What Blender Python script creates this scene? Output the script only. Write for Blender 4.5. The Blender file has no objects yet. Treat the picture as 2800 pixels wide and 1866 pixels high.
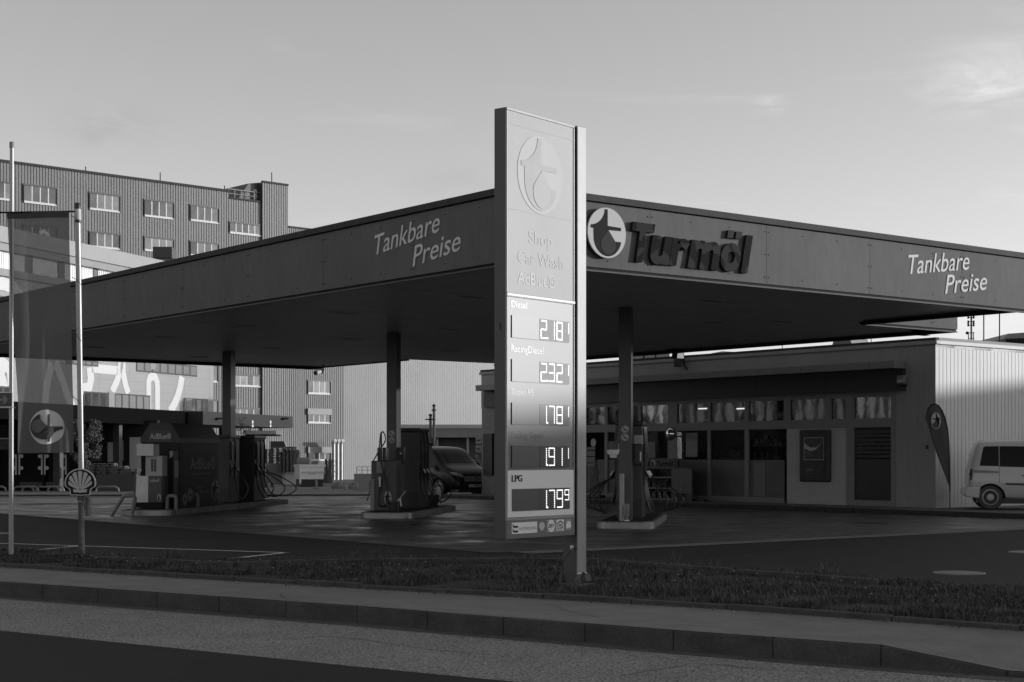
import bpy, bmesh, math, random
from mathutils import Vector, Matrix
random.seed(7)
sc = bpy.context.scene
COL = sc.collection
# ------------------------------------------------------------------ camera
F = 4309.0; HZ = 1250.0; CX = 1400.0; CH = 1.5       # focal length / horizon / centre in photo pixels, eye height
cam = bpy.data.cameras.new('camera'); camo = bpy.data.objects.new('camera', cam); COL.objects.link(camo)
cam.sensor_width = 36; cam.lens = 36 * F / 2800; cam.shift_y = (HZ - 933) / 2800
cam.clip_start = 0.1; cam.clip_end = 3000
camo.location = (0, 0, CH); camo.rotation_euler = (math.pi / 2, 0, 0)
sc.camera = camo
# ------------------------------------------------------------------ light
SUN_E = math.radians(6.5)
SH = Vector((.9945, .105, 0)).normalized()
SUND = Vector((SH.x * math.cos(SUN_E), SH.y * math.cos(SUN_E), math.sin(SUN_E)))
sl = bpy.data.lights.new('sun', 'SUN'); so = bpy.data.objects.new('sun', sl); COL.objects.link(so)
sl.energy = 1.35; sl.angle = math.radians(0.55); sl.color = (1, 1, 1)
so.rotation_euler = SUND.to_track_quat('Z', 'Y').to_euler(); so.location = (60, -20, 40)
w = bpy.data.worlds.new('World'); sc.world = w; w.use_nodes = True
nt = w.node_tree; nt.nodes.clear()
def nn(t, ty, **k):
    n = t.nodes.new(ty)
    for a, v in k.items(): setattr(n, a, v)
    return n
out = nn(nt, 'ShaderNodeOutputWorld'); bg = nn(nt, 'ShaderNodeBackground')
sky = nn(nt, 'ShaderNodeTexSky', sky_type='NISHITA', sun_disc=False)
sky.sun_elevation = SUN_E; sky.sun_rotation = math.atan2(SH.x, SH.y); sky.altitude = 300; sky.air_density = 1.0; sky.dust_density = 1.0; sky.ozone_density = 1.0
bw = nn(nt, 'ShaderNodeRGBToBW')
pw = nn(nt, 'ShaderNodeMath', operation='POWER'); pw.inputs[1].default_value = 0.95
tc = nn(nt, 'ShaderNodeTexCoord'); mp = nn(nt, 'ShaderNodeMapping'); mp.inputs['Scale'].default_value = (1.3, 1.3, 7.5); mp.inputs['Rotation'].default_value = (0.12, 0.22, 0)
nz = nn(nt, 'ShaderNodeTexNoise'); nz.inputs['Scale'].default_value = 2.6; nz.inputs['Detail'].default_value = 9; nz.inputs['Roughness'].default_value = .6; nz.inputs['Distortion'].default_value = .5
cr = nn(nt, 'ShaderNodeMapRange'); cr.inputs[1].default_value = .56; cr.inputs[2].default_value = .85; cr.inputs[3].default_value = .815; cr.inputs[4].default_value = 1.02
mu = nn(nt, 'ShaderNodeMath', operation='MULTIPLY')
L = nt.links.new
L(sky.outputs[0], bw.inputs[0]); L(bw.outputs[0], pw.inputs[0]); L(tc.outputs['Generated'], mp.inputs[0]); L(mp.outputs[0], nz.inputs[0])
L(nz.outputs['Fac'], cr.inputs[0])
nrm = nn(nt, 'ShaderNodeVectorMath', operation='NORMALIZE'); L(tc.outputs['Generated'], nrm.inputs[0])
nz3 = nn(nt, 'ShaderNodeTexNoise'); nz3.inputs['Scale'].default_value = 9; nz3.inputs['Detail'].default_value = 10; nz3.inputs['Roughness'].default_value = .65; nz3.inputs['Distortion'].default_value = 1.2
mp3 = nn(nt, 'ShaderNodeMapping'); mp3.inputs['Scale'].default_value = (1.2, 1.2, 4.0); mp3.inputs['Rotation'].default_value = (0, .5, 0); L(nrm.outputs[0], mp3.inputs[0]); L(mp3.outputs[0], nz3.inputs[0])
acc = None
for (cpx, cpy, rad, st_) in ((2740, 215, .065, .36), (2095, 288, .02, .4), (2600, 250, .05, .16), (820, 110, .03, .15), (300, 345, .05, -.16), (1250, 515, .05, -.12)):
    cvec = Vector(((cpx - CX) / F, 1, (HZ - cpy) / F)).normalized()
    sb_ = nn(nt, 'ShaderNodeVectorMath', operation='SUBTRACT'); sb_.inputs[1].default_value = cvec; L(nrm.outputs[0], sb_.inputs[0])
    sc_ = nn(nt, 'ShaderNodeVectorMath', operation='MULTIPLY'); sc_.inputs[1].default_value = (1, 1, 2.2); L(sb_.outputs[0], sc_.inputs[0])
    ln = nn(nt, 'ShaderNodeVectorMath', operation='LENGTH'); L(sc_.outputs[0], ln.inputs[0])
    mr_ = nn(nt, 'ShaderNodeMapRange', interpolation_type='SMOOTHSTEP'); mr_.inputs[1].default_value = 0; mr_.inputs[2].default_value = rad; mr_.inputs[3].default_value = st_; mr_.inputs[4].default_value = 0; L(ln.outputs['Value'], mr_.inputs[0])
    if acc is None: acc = mr_
    else: ad = nn(nt, 'ShaderNodeMath', operation='ADD'); L(acc.outputs[0], ad.inputs[0]); L(mr_.outputs[0], ad.inputs[1]); acc = ad
nr_ = nn(nt, 'ShaderNodeMapRange'); nr_.inputs[1].default_value = .42; nr_.inputs[2].default_value = .72; nr_.inputs[3].default_value = 0; nr_.inputs[4].default_value = 1; L(nz3.outputs['Fac'], nr_.inputs[0])
m1_ = nn(nt, 'ShaderNodeMath', operation='MULTIPLY'); L(acc.outputs[0], m1_.inputs[0]); L(nr_.outputs[0], m1_.inputs[1])
m2_ = nn(nt, 'ShaderNodeMath', operation='ADD'); m2_.inputs[1].default_value = 1.0; L(m1_.outputs[0], m2_.inputs[0])
m3_ = nn(nt, 'ShaderNodeMath', operation='MULTIPLY'); L(m2_.outputs[0], m3_.inputs[0]); L(pw.outputs[0], m3_.inputs[1]); L(m3_.outputs[0], mu.inputs[0]); L(cr.outputs[0], mu.inputs[1]); L(mu.outputs[0], bg.inputs[0]); L(bg.outputs[0], out.inputs[0])
bg.inputs[1].default_value = 0.15
sc.view_settings.view_transform = 'Standard'; sc.view_settings.look = 'None'; sc.view_settings.gamma = 1; sc.view_settings.exposure = 1.15
sc.cycles.max_bounces = 8; sc.cycles.use_denoising = True

# ------------------------------------------------------------------ materials
MATS = {}
def mat(name, base=.2, rough=.6, metal=0, spec=.5, n_amt=0, n_scale=5, stretch=(1, 1, 1), n2_amt=0, n2_scale=60, bump=0, b_scale=80, emit=0, trans=0, coat=0, rough_n=0, alpha=1):
    if name in MATS: return MATS[name]
    m = bpy.data.materials.new(name); m.use_nodes = True; t = m.node_tree; t.nodes.clear()
    o = nn(t, 'ShaderNodeOutputMaterial'); b = nn(t, 'ShaderNodeBsdfPrincipled'); t.links.new(b.outputs[0], o.inputs[0])
    b.inputs['Base Color'].default_value = (base, base, base, 1); b.inputs['Roughness'].default_value = rough
    b.inputs['Metallic'].default_value = metal; b.inputs['Specular IOR Level'].default_value = spec
    b.inputs['Coat Weight'].default_value = coat; b.inputs['Transmission Weight'].default_value = trans; b.inputs['Alpha'].default_value = alpha
    if emit: b.inputs['Emission Color'].default_value = (1, 1, 1, 1); b.inputs['Emission Strength'].default_value = emit
    c = nn(t, 'ShaderNodeTexCoord'); mpn = nn(t, 'ShaderNodeMapping'); mpn.inputs['Scale'].default_value = stretch; t.links.new(c.outputs['Object'], mpn.inputs[0])
    cur = None
    def noise(s, d=5, vec=mpn):
        q = nn(t, 'ShaderNodeTexNoise'); q.inputs['Scale'].default_value = s; q.inputs['Detail'].default_value = d; q.inputs['Roughness'].default_value = .6
        t.links.new(vec.outputs[0], q.inputs[0]); return q
    for amt, s in ((n_amt, n_scale), (n2_amt, n2_scale)):
        if not amt: continue
        q = noise(s); r = nn(t, 'ShaderNodeMapRange'); r.inputs[1].default_value = .3; r.inputs[2].default_value = .7; r.inputs[3].default_value = 1 - amt; r.inputs[4].default_value = 1 + amt
        t.links.new(q.outputs['Fac'], r.inputs[0])
        if cur is None: cur = r
        else:
            x = nn(t, 'ShaderNodeMath', operation='MULTIPLY'); t.links.new(cur.outputs[0], x.inputs[0]); t.links.new(r.outputs[0], x.inputs[1]); cur = x
    if cur is not None:
        x = nn(t, 'ShaderNodeMath', operation='MULTIPLY'); x.inputs[1].default_value = base; t.links.new(cur.outputs[0], x.inputs[0]); t.links.new(x.outputs[0], b.inputs['Base Color'])
    if rough_n:
        q = noise(n_scale * 1.7); r = nn(t, 'ShaderNodeMapRange'); r.inputs[1].default_value = .3; r.inputs[2].default_value = .7; r.inputs[3].default_value = max(.03, rough - rough_n); r.inputs[4].default_value = rough + rough_n
        t.links.new(q.outputs['Fac'], r.inputs[0]); t.links.new(r.outputs[0], b.inputs['Roughness'])
    if bump:
        q = noise(b_scale, 3); bp = nn(t, 'ShaderNodeBump'); bp.inputs['Strength'].default_value = min(1, bump); bp.inputs['Distance'].default_value = .02
        t.links.new(q.outputs['Fac'], bp.inputs['Height']); t.links.new(bp.outputs[0], b.inputs['Normal'])
    MATS[name] = m; return m

# ------------------------------------------------------------------ mesh builder
class MB:
    def __init__(s): s.v = []; s.f = []
    def add(s, vs, fs):
        o = len(s.v); s.v += [tuple(p) for p in vs]; s.f += [tuple(i + o for i in f) for f in fs]; return s
    def box(s, x0, x1, y0, y1, z0, z1):
        return s.add([(x0, y0, z0), (x1, y0, z0), (x1, y1, z0), (x0, y1, z0), (x0, y0, z1), (x1, y0, z1), (x1, y1, z1), (x0, y1, z1)],
                     [(0, 3, 2, 1), (4, 5, 6, 7), (0, 1, 5, 4), (1, 2, 6, 5), (2, 3, 7, 6), (3, 0, 4, 7)])
    def quad(s, a, b, c, d): return s.add([a, b, c, d], [(0, 1, 2, 3)])
    def prism(s, pts, t0, t1, axis='z'):
        n = len(pts)
        def mk(p, t): return {'z': (p[0], p[1], t), 'y': (p[0], t, p[1]), 'x': (t, p[0], p[1])}[axis]
        vs = [mk(p, t0) for p in pts] + [mk(p, t1) for p in pts]
        return s.add(vs, [tuple(range(n))[::-1], tuple(range(n, 2 * n))] + [(i, (i + 1) % n, n + (i + 1) % n, n + i) for i in range(n)])
    def tube(s, pts, r, n=8, cap=True):
        pts = [Vector(p) for p in pts]; rs = r if isinstance(r, (list, tuple)) else [r] * len(pts)
        vs = []; fs = []
        up = None
        for i, p in enumerate(pts):
            d = (pts[min(i + 1, len(pts) - 1)] - pts[max(i - 1, 0)]).normalized()
            if up is None: up = Vector((0, 0, 1)) if abs(d.z) < .9 else Vector((1, 0, 0))
            a = (up - d * up.dot(d)).normalized(); b = d.cross(a); up = a
            for k in range(n):
                t = 2 * math.pi * k / n; vs.append(p + (a * math.cos(t) + b * math.sin(t)) * rs[i])
        for i in range(len(pts) - 1):
            for k in range(n): fs.append((i * n + k, i * n + (k + 1) % n, (i + 1) * n + (k + 1) % n, (i + 1) * n + k))
        if cap: fs.append(tuple(range(n))[::-1]); fs.append(tuple(range((len(pts) - 1) * n, len(pts) * n)))
        return s.add(vs, fs)
    def lathe(s, c, prof, n=20, axis='z'):
        vs = []; fs = []
        for r, h in prof:
            for k in range(n):
                t = 2 * math.pi * k / n; x = r * math.cos(t); y = r * math.sin(t)
                q = {'z': (x, y, h), 'y': (x, h, y), 'x': (h, x, y)}[axis]; vs.append((c[0] + q[0], c[1] + q[1], c[2] + q[2]))
        for i in range(len(prof) - 1):
            for k in range(n): fs.append((i * n + k, i * n + (k + 1) % n, (i + 1) * n + (k + 1) % n, (i + 1) * n + k))
        fs.append(tuple(range(n))[::-1]); fs.append(tuple(range((len(prof) - 1) * n, len(prof) * n)))
        return s.add(vs, fs)
    def sphere(s, c, r, n=10):
        return s.lathe(c, [(max(1e-4, r * math.sin(math.pi * i / n)), -r * math.cos(math.pi * i / n)) for i in range(n + 1)], n * 2)
    def build(s, name, m, parent=None, smooth=False, bevel=0, loc=None):
        me = bpy.data.meshes.new(name); me.from_pydata(s.v, [], s.f); me.validate()
        bm = bmesh.new(); bm.from_mesh(me); bmesh.ops.recalc_face_normals(bm, faces=bm.faces)
        ng = [f for f in bm.faces if len(f.verts) > 4]
        if ng: bmesh.ops.triangulate(bm, faces=ng)
        bm.to_mesh(me); bm.free()
        if smooth:
            for p in me.polygons: p.use_smooth = True
            me.set_sharp_from_angle(angle=math.radians(35))
        me.materials.append(m)
        o = bpy.data.objects.new(name, me); COL.objects.link(o)
        if parent is not None: o.parent = parent
        if loc: o.location = loc
        if bevel:
            b = o.modifiers.new('bevel', 'BEVEL'); b.width = bevel; b.segments = 2; b.limit_method = 'ANGLE'
        return o
def tag(o, label=None, cat=None, group=None, kind=None):
    if label: o['label'] = label
    if cat: o['category'] = cat
    if group: o['group'] = group
    if kind: o['kind'] = kind
    return o
def thing(name, label, cat, loc=(0, 0, 0), rz=0, group=None):
    o = bpy.data.objects.new(name, None); COL.objects.link(o); o.location = loc; o.rotation_euler = (0, 0, rz); o.empty_display_size = .2
    return tag(o, label, cat, group)
def copy_tree(o, parent=None):
    c = o.copy(); COL.objects.link(c); c.parent = parent
    for ch in list(o.children): copy_tree(ch, c)
    return c
# ------------------------------------------------------------------ photo measurements -> places
def ray(px): return (px - CX) / F
def P(px, py, d): return Vector((ray(px) * d, d, CH - (py - HZ) / F * d))
def G(px, py, z=0.0):
    d = (CH - z) * F / (py - HZ); return Vector((ray(px) * d, d, z))
class Fr:                                   # a vertical face: x along it, y into it, z up
    def __init__(s, ox, oy, dx, dy):
        l = math.hypot(dx, dy); s.o = Vector((ox, oy)); s.x = Vector((dx / l, dy / l)); s.y = Vector((-s.x.y, s.x.x)); s.rz = math.atan2(dy, dx)
    def loc(s, px, py=None, b=0.0):
        r = ray(px); d = (s.o.dot(s.y) + b) / (r * s.y.x + s.y.y); a = (Vector((r * d, d)) - s.o).dot(s.x)
        return (a, CH - ((py or 0) - HZ) / F * d)
    def a(s, px, b=0.0): return s.loc(px, 0, b)[0]
    def z(s, px, py, b=0.0): return s.loc(px, py, b)[1]
    def w(s, a, b=0.0, z=0.0):
        q = s.o + s.x * a + s.y * b; return Vector((q.x, q.y, z))
    def thing(s, name, label, cat, group=None): return thing(name, label, cat, (s.o.x, s.o.y, 0), s.rz, group)
# ------------------------------------------------------------------ text
def text_polys(s, offset=0.0, res=4, shear=0.0):
    cu = bpy.data.curves.new('t', 'FONT'); cu.body = s; cu.size = 1; cu.offset = offset; cu.resolution_u = res; cu.shear = shear; cu.fill_mode = 'FRONT'
    ob = bpy.data.objects.new('t', cu); COL.objects.link(ob); dg = bpy.context.evaluated_depsgraph_get(); dg.update()
    me = bpy.data.meshes.new_from_object(ob.evaluated_get(dg)); bpy.data.objects.remove(ob); bpy.data.curves.remove(cu)
    vs = [(v.co.x, v.co.y) for v in me.vertices]; fs = [tuple(p.vertices) for p in me.polygons]
    ed = {}
    for f in fs:
        for i in range(len(f)):
            e = (f[i], f[(i + 1) % len(f)]); ed[e] = 1
    bd = [e for e in ed if (e[1], e[0]) not in ed]
    bpy.data.meshes.remove(me); return vs, fs, bd
CAP = None
def text(name, s, p0, p1, cap, b, thick, m, parent, offset=0.0, shear=0.0, up=None, bold=0.0):
    """baseline from p0=(a,z) to p1, capital height cap; face at y=b, thickness going back (+y)"""
    global CAP
    if CAP is None:
        v, _, _ = text_polys('H'); CAP = max(q[1] for q in v)
    vs, fs, bd = text_polys(s, offset, 4, shear)
    x0 = min(q[0] for q in vs); x1 = max(q[0] for q in vs)
    mb = MB(); fr_ = []; k = cap / CAP
    for x, y in vs:
        t = (x - x0) / (x1 - x0); fr_.append((p0[0] + (p1[0] - p0[0]) * t, p0[1] + (p1[1] - p0[1]) * t + y * k))
    n = len(fr_)
    V = [(q[0], b, q[1]) for q in fr_]
    if thick: V += [(q[0], b + thick, q[1]) for q in fr_]
    Fc = list(fs)
    if thick: Fc += [(e[1], e[0], e[0] + n, e[1] + n) for e in bd]
    mb.add(V, Fc)
    if bold:
        for k, sh_ in enumerate((-bold, bold, -bold / 2, bold / 2)): mb.add([(q[0] + sh_, b - .0005 * (k + 1), q[1]) for q in fr_], list(fs))
    return mb.build(name, m, parent)
# ------------------------------------------------------------------ emblem (circle, t shape, drop), unit circle coordinates
def _n(x, y): return ((x - 376) / 191.0, -(y - 431 - .12 * (x - 376)) / 253.0)
def bez(a, c, d, b, n=8):
    o = []
    for i in range(1, n + 1):
        t = i / n; u = 1 - t; o.append((u**3 * a[0] + 3 * u * u * t * c[0] + 3 * u * t * t * d[0] + t**3 * b[0], u**3 * a[1] + 3 * u * u * t * c[1] + 3 * u * t * t * d[1] + t**3 * b[1]))
    return o
T_PTS = [(382, 195), (382, 360), (516, 382), (516, 415), (388, 402), (457, 520), (518, 527)]
T_PTS += bez((518, 527), (508, 600), (455, 668), (388, 668)) + bez((388, 668), (300, 660), (243, 560), (243, 470)) + [(240, 380), (214, 377), (214, 345)] + bez((214, 345), (290, 345), (352, 280), (352, 192))
D_PTS = [(388, 402), (457, 520)] + bez((457, 520), (475, 590), (440, 648), (388, 650)) + bez((388, 650), (330, 645), (295, 550), (322, 490))
T_N = [_n(*p) for p in T_PTS]; D_N = [_n(*p) for p in D_PTS]
C_N = [(math.cos(2 * math.pi * i / 48), math.sin(2 * math.pi * i / 48)) for i in range(48)]
def emblem(prefix, parent, cx, cz, r, b, depth, mc, mt, md, mirror=1, rot=0, rx=None):
    rx = rx or r
    def tf(pts, k=1):
        o = []
        for x, y in pts:
            x *= mirror; X = x * math.cos(rot) - y * math.sin(rot); Y = x * math.sin(rot) + y * math.cos(rot); o.append((cx + X * rx * k, cz + Y * r * k))
        return o
    d = MB().prism(tf(C_N), b, b + depth, 'y').build(prefix, mc, parent)
    e = .004 if r > .1 else .002
    MB().prism(tf(T_N), b - e, b - e * .2, 'y').build(prefix + '_letter', mt, d)
    MB().prism(tf(D_N), b - 2 * e, b - e * 1.2, 'y').build(prefix + '_drop', md, d)
    return d
# ------------------------------------------------------------------ corrugated sheet on a face frame (local x,z plane)
def corr(mb, a0, a1, z0, z1, b, per, dep, prof=((0, 0), (.35, 0), (.5, 1), (.85, 1))):
    xs = []; a = a0
    zt = z1 if callable(z1) else (lambda q: z1)
    while a < a1:
        for t, h in prof:
            q = a + t * per
            if q < a1: xs.append((q, b + h * dep))
        a += per
    xs.append((a1, b))
    n = len(xs); mb.add([(x, y, z0) for x, y in xs] + [(x, y, zt(x)) for x, y in xs], [(i, i + 1, n + i + 1, n + i) for i in range(n - 1)])
    return mb
U = Vector((-.6165, .7873)); V = Vector((.7873, .6165)); P0 = Vector((.064, 25.2))
def uv(u, v, z=0.0): q = P0 + U * u + V * v; return Vector((q.x, q.y, z))
# ------------------------------------------------------------------ common materials
M = {}
M['asph_yard'] = mat('yard_asphalt', .085, .62, n_amt=.32, n_scale=.35, stretch=(1, 1, 1), n2_amt=.25, n2_scale=40, rough_n=.2, bump=.25, b_scale=60)
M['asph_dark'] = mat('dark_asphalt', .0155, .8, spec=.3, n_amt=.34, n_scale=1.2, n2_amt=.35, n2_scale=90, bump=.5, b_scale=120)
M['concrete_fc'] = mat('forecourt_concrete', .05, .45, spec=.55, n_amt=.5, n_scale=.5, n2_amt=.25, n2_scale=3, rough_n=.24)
M['exposed'] = mat('exposed_aggregate', .13, .85, n_amt=.12, n_scale=3, n2_amt=.6, n2_scale=55, bump=.8, b_scale=90)
M['road'] = mat('road_asphalt', .235, .9, spec=.3, n_amt=.12, n_scale=1.2, n2_amt=.95, n2_scale=42, bump=.9, b_scale=70)
M['patch'] = mat('road_patch', .016, .8, spec=.25, n_amt=.15, n_scale=1.1, n2_amt=.25, n2_scale=110, bump=.35, b_scale=130)
M['walk'] = mat('sidewalk_asphalt', .19, .9, spec=.3, n_amt=.14, n_scale=2.2, n2_amt=.3, n2_scale=110, bump=.5, b_scale=110)
M['kerb'] = mat('kerb_concrete', .055, .9, n_amt=.3, n_scale=3.5, n2_amt=.3, n2_scale=45, bump=.6, b_scale=60)
M['gutter'] = mat('gutter_setts', .07, .8, n_amt=.35, n_scale=7, n2_amt=.4, n2_scale=50, bump=.8, b_scale=30)
M['soil'] = mat('soil', .025, .95, n_amt=.4, n_scale=3, n2_amt=.5, n2_scale=40, bump=1, b_scale=30)
M['fascia'] = mat('fascia_paint', .13, .52, spec=.02, n_amt=.09, n_scale=1.1, n2_amt=.08, n2_scale=7, stretch=(1, 1, .3), bump=.03, b_scale=1.3)
M['trim'] = mat('trim_dark', .05, .65, spec=.1, n_amt=.15, n_scale=3)
M['soffit'] = mat('soffit_slats', .7, .42, spec=.4, n_amt=.12, n_scale=1.5)
M['black'] = mat('black_plastic', .018, .4, n_amt=.2, n_scale=6)
M['gap'] = mat('shadow_gap', .008, .9)
M['pillar'] = mat('pillar_paint', .07, .38, n_amt=.15, n_scale=2, stretch=(1, 1, .4))
M['white'] = mat('white_paint', .72, .45, n_amt=.06, n_scale=3)
M['letter'] = mat('letter_white', .58, .6, spec=.2, n_amt=.08, n_scale=4)
M['lgrey'] = mat('light_grey', .45, .45, n_amt=.08, n_scale=4)
M['mgrey'] = mat('mid_grey', .22, .45, n_amt=.12, n_scale=4)
M['dgrey'] = mat('dark_grey', .055, .45, n_amt=.15, n_scale=5)
M['steel'] = mat('galvanised_steel', .26, .4, metal=.7, n_amt=.12, n_scale=8)
M['line'] = mat('road_marking', .55, .8, n_amt=.25, n_scale=14, n2_amt=.3, n2_scale=50)
M['glass'] = mat('window_glass', .06, .06, spec=1.0, n_amt=.4, n_scale=.6)
M['rubber'] = mat('rubber', .015, .35)
M['island'] = mat('island_concrete', .14, .6, n_amt=.35, n_scale=4, n2_amt=.25, n2_scale=30, bump=.5, b_scale=20)
M['wood'] = mat('pallet_wood', .12, .8, n_amt=.4, n_scale=4)

def sheet(name, pts, m, kind='structure', z=None):
    mb = MB(); pts = [Vector((p[0], p[1], p[2] if z is None else z)) for p in pts]
    mb.add(pts, [tuple(range(len(pts)))])
    o = mb.build(name, m)
    for p in o.data.polygons:
        pass
    if o.data.polygons[0].normal.z < 0: o.data.flip_normals()
    return tag(o, kind=kind)
def strip(name, a, b, m, kind='structure'):
    mb = MB(); n = len(a); mb.add(list(a) + list(b), [(i, i + 1, n + i + 1, n + i) for i in range(n - 1)]); o = mb.build(name, m)
    if o.data.polygons[0].normal.z < 0: o.data.flip_normals()
    return tag(o, kind=kind)
# ------------------------------------------------------------------ ground
def TZ(y): return 0 if y < 65 else (-.6 * (y - 65) / 35 if y < 100 else (-.6 - .4 * (y - 100) / 50 if y < 150 else -1.0))
rows = [(-120, -.4), (44, -.4), (47.5, -.006), (65, -.006), (82, TZ(82)), (100, TZ(100)), (125, TZ(125)), (150, -1.), (400, -1.), (1500, -1.)]
strip_v = []; mb = MB()
xs = [-900, -200, -60, 0, 60, 200, 900]
for y, z in rows:
    for x in xs: strip_v.append((x, y, z))
nx = len(xs); mb.add(strip_v, [(j * nx + i, j * nx + i + 1, (j + 1) * nx + i + 1, (j + 1) * nx + i) for j in range(len(rows) - 1) for i in range(nx - 1)])
tag(mb.build('ground', M['asph_yard']), kind='structure')
def ext(pts, dl, dr):
    a = pts[0] + dl; b = pts[-1] + dr; return [a] + pts + [b]
GB_px = [(-100, 1503), (42, 1506), (255, 1520), (467, 1529), (560, 1533), (640, 1535), (752, 1532), (1000, 1528), (1221, 1526), (1430, 1525), (1640, 1527), (1819, 1540), (2000, 1553), (2195, 1566), (2399, 1583), (2640, 1600), (2800, 1612)]
GB = ext([G(x, y, 0) for x, y in GB_px], Vector((-30, 18, 0)), Vector((22, -17, 0)))
L1_px = [(0, 1538.6), (500, 1568), (1000, 1596.4), (1500, 1623), (2000, 1650.4), (2450, 1681), (2800, 1706)]
L1 = ext([G(x, y, -.01) for x, y in L1_px], Vector((-36, 24, 0)), Vector((20, -17, 0)))
L2 = [Vector((-6.45, 19.85, -.06)), Vector((-1.53, 16.53, -.06)), Vector((1.53, 14.24, -.06)), Vector((3.13, 13.12, -.06)), Vector((3.98, 12.52, -.19)), Vector((4.6, 12.2, -.2))]
L2 = ext(L2, Vector((-36, 24.5, 0)), Vector((20, -15, 0)))
fp = [Vector((-75, 47.8, 0)), Vector((75, 47.8, 0)), Vector((75, GB[-1].y, 0))] + list(reversed([p + Vector((-.3, -.9, 0)) for p in GB]))
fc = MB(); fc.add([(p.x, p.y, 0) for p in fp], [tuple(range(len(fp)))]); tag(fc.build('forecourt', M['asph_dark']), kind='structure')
# concrete slab below the canopy, exposed aggregate border, lighter yard beyond
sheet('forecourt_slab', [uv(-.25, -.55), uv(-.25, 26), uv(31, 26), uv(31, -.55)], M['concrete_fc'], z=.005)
sheet('gravel_border', [uv(-.85, -.35), uv(-.85, 26), uv(-.3, 26), uv(-.3, -.35)], M['exposed'], z=.009)
sheet('slab_edge', [uv(-.25, -.75), uv(-.25, -.55), uv(31, -.55), uv(31, -.75)], M['kerb'], z=.009)
# low lines across the yard behind the station
def band(name, px, m, z=.0, zz=None):
    return sheet(name, [G(*p, z=z) for p in px], m)
sheet('verge_strip', [(-60, 57.0), (-2, 61.5), (40, 64), (40, 65.4), (-2, 63.0), (-60, 58.6)], M['soil'], z=.03)
sheet('yard_kerb', [(-60, 49.0), (-9, 49.6), (-9, 50.2), (-60, 49.6)], M['gap'], z=.012)
sheet('yard_road', [(-70, 50.4), (4, 50.8), (4, 57), (-70, 55)], mat('yard_road', .12, .5, n_amt=.3, n_scale=.5, n2_amt=.2, n2_scale=30, rough_n=.15), z=.01)
# grass strip base, sidewalk, kerb, road
mbg = MB()
def lerp_line(A, n):
    seg = [0]
    for i in range(len(A) - 1): seg.append(seg[-1] + (A[i + 1] - A[i]).length)
    o = []
    for k in range(n + 1):
        t = seg[-1] * k / n; i = 0
        while i < len(A) - 2 and seg[i + 1] < t: i += 1
        q = (t - seg[i]) / (seg[i + 1] - seg[i]); o.append(A[i].lerp(A[i + 1], q))
    return o
L1b = [p + Vector((0, 0, 0)) for p in L1]
ga = lerp_line([Vector((p.x, p.y, .012)) for p in GB], 90); gb = lerp_line([Vector((p.x, p.y, -.03)) for p in L1], 90)
strip('grass_bed', ga, gb, M['soil'])
off = Vector((-.06, -.10, 0))
mbk = MB()
l1f = [p + off for p in L1]
for i in range(len(L1) - 1):
    A, B_, C_, D_ = L1[i], L1[i + 1], l1f[i + 1], l1f[i]; n = max(1, int((B_ - A).length / .95))
    for k in range(n):
        t0 = k / n; t1 = (k + 1) / n - .012 / max(.5, (B_ - A).length / n) / n * 1; j = random.uniform(-.008, .012)
        q = [A.lerp(B_, t0), A.lerp(B_, t1), D_.lerp(C_, t1), D_.lerp(C_, t0)]
        vs = [(p.x, p.y, -.3) for p in q] + [(p.x, p.y, -.012 + j) for p in q]
        mbk.add(vs, [(0, 3, 2, 1), (4, 5, 6, 7), (0, 1, 5, 4), (1, 2, 6, 5), (2, 3, 7, 6), (3, 0, 4, 7)])
tag(mbk.build('sidewalk_edging', M['kerb'], bevel=.008), kind='structure')
wb = []
for i_ in range(len(L2) - 1): wb += [L2[i_].lerp(L2[i_ + 1], k_ / 12) for k_ in range(12)]
wb.append(L2[-1]); wa = [Vector((p.x, p.y, -.06)) for p in lerp_line(L1, len(wb) - 1)]
strip('sidewalk', wa, wb, M['walk'])
mbk = MB()
kf = Vector((-.085, -.115, 0))
Lk = L2
for i in range(len(Lk) - 1):
    A, B_ = Lk[i], Lk[i + 1]; n = max(1, round((B_ - A).length / 1.0))
    for k in range(n):
        a = A.lerp(B_, k / n); b = A.lerp(B_, (k + 1) / n - .004 / (B_ - A).length)
        q = [a, b, b + kf, a + kf]; dz = random.uniform(-.002, .003)
        vs = [(p.x, p.y, -.45) for p in q] + [(p.x, p.y, p.z + dz + .004) for p in q]
        mbk.add(vs, [(0, 3, 2, 1), (4, 5, 6, 7), (0, 1, 5, 4), (1, 2, 6, 5), (2, 3, 7, 6), (3, 0, 4, 7)])
tag(mbk.build('kerb', M['kerb'], bevel=.012), kind='structure')
strip('kerb_top', [p + Vector((0, 0, .0085)) for p in wb], [p + kf * .86 + Vector((0, 0, .0085)) for p in wb], mat('kerb_top', .15, .85, n_amt=.2, n_scale=5, n2_amt=.3, n2_scale=60))  # paler strip puts the sky light on the kerb tops into their colour
RZ = -.232
sheet('road', [Vector((p.x, p.y, 0)) for p in L2] + [(60, -60), (-90, -60)], M['road'], z=RZ)
gk = [Vector((p.x, p.y, RZ + .004)) for p in L2]; strip('gutter', gk, [p + Vector((-.22, -.32, 0)) for p in gk], M['gutter'])
pl = [G(0, 1725.6, RZ), G(500, 1776, RZ), G(1000, 1826.7, RZ), G(1430, 1868, RZ), G(1900, 1915, RZ)]
pl = ext(pl, Vector((-30, 21, 0)), Vector((8, -6.2, 0)))
sheet('road_patch', pl + [Vector((-60, -40, 0)), ], M['patch'], z=RZ + .004)
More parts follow.
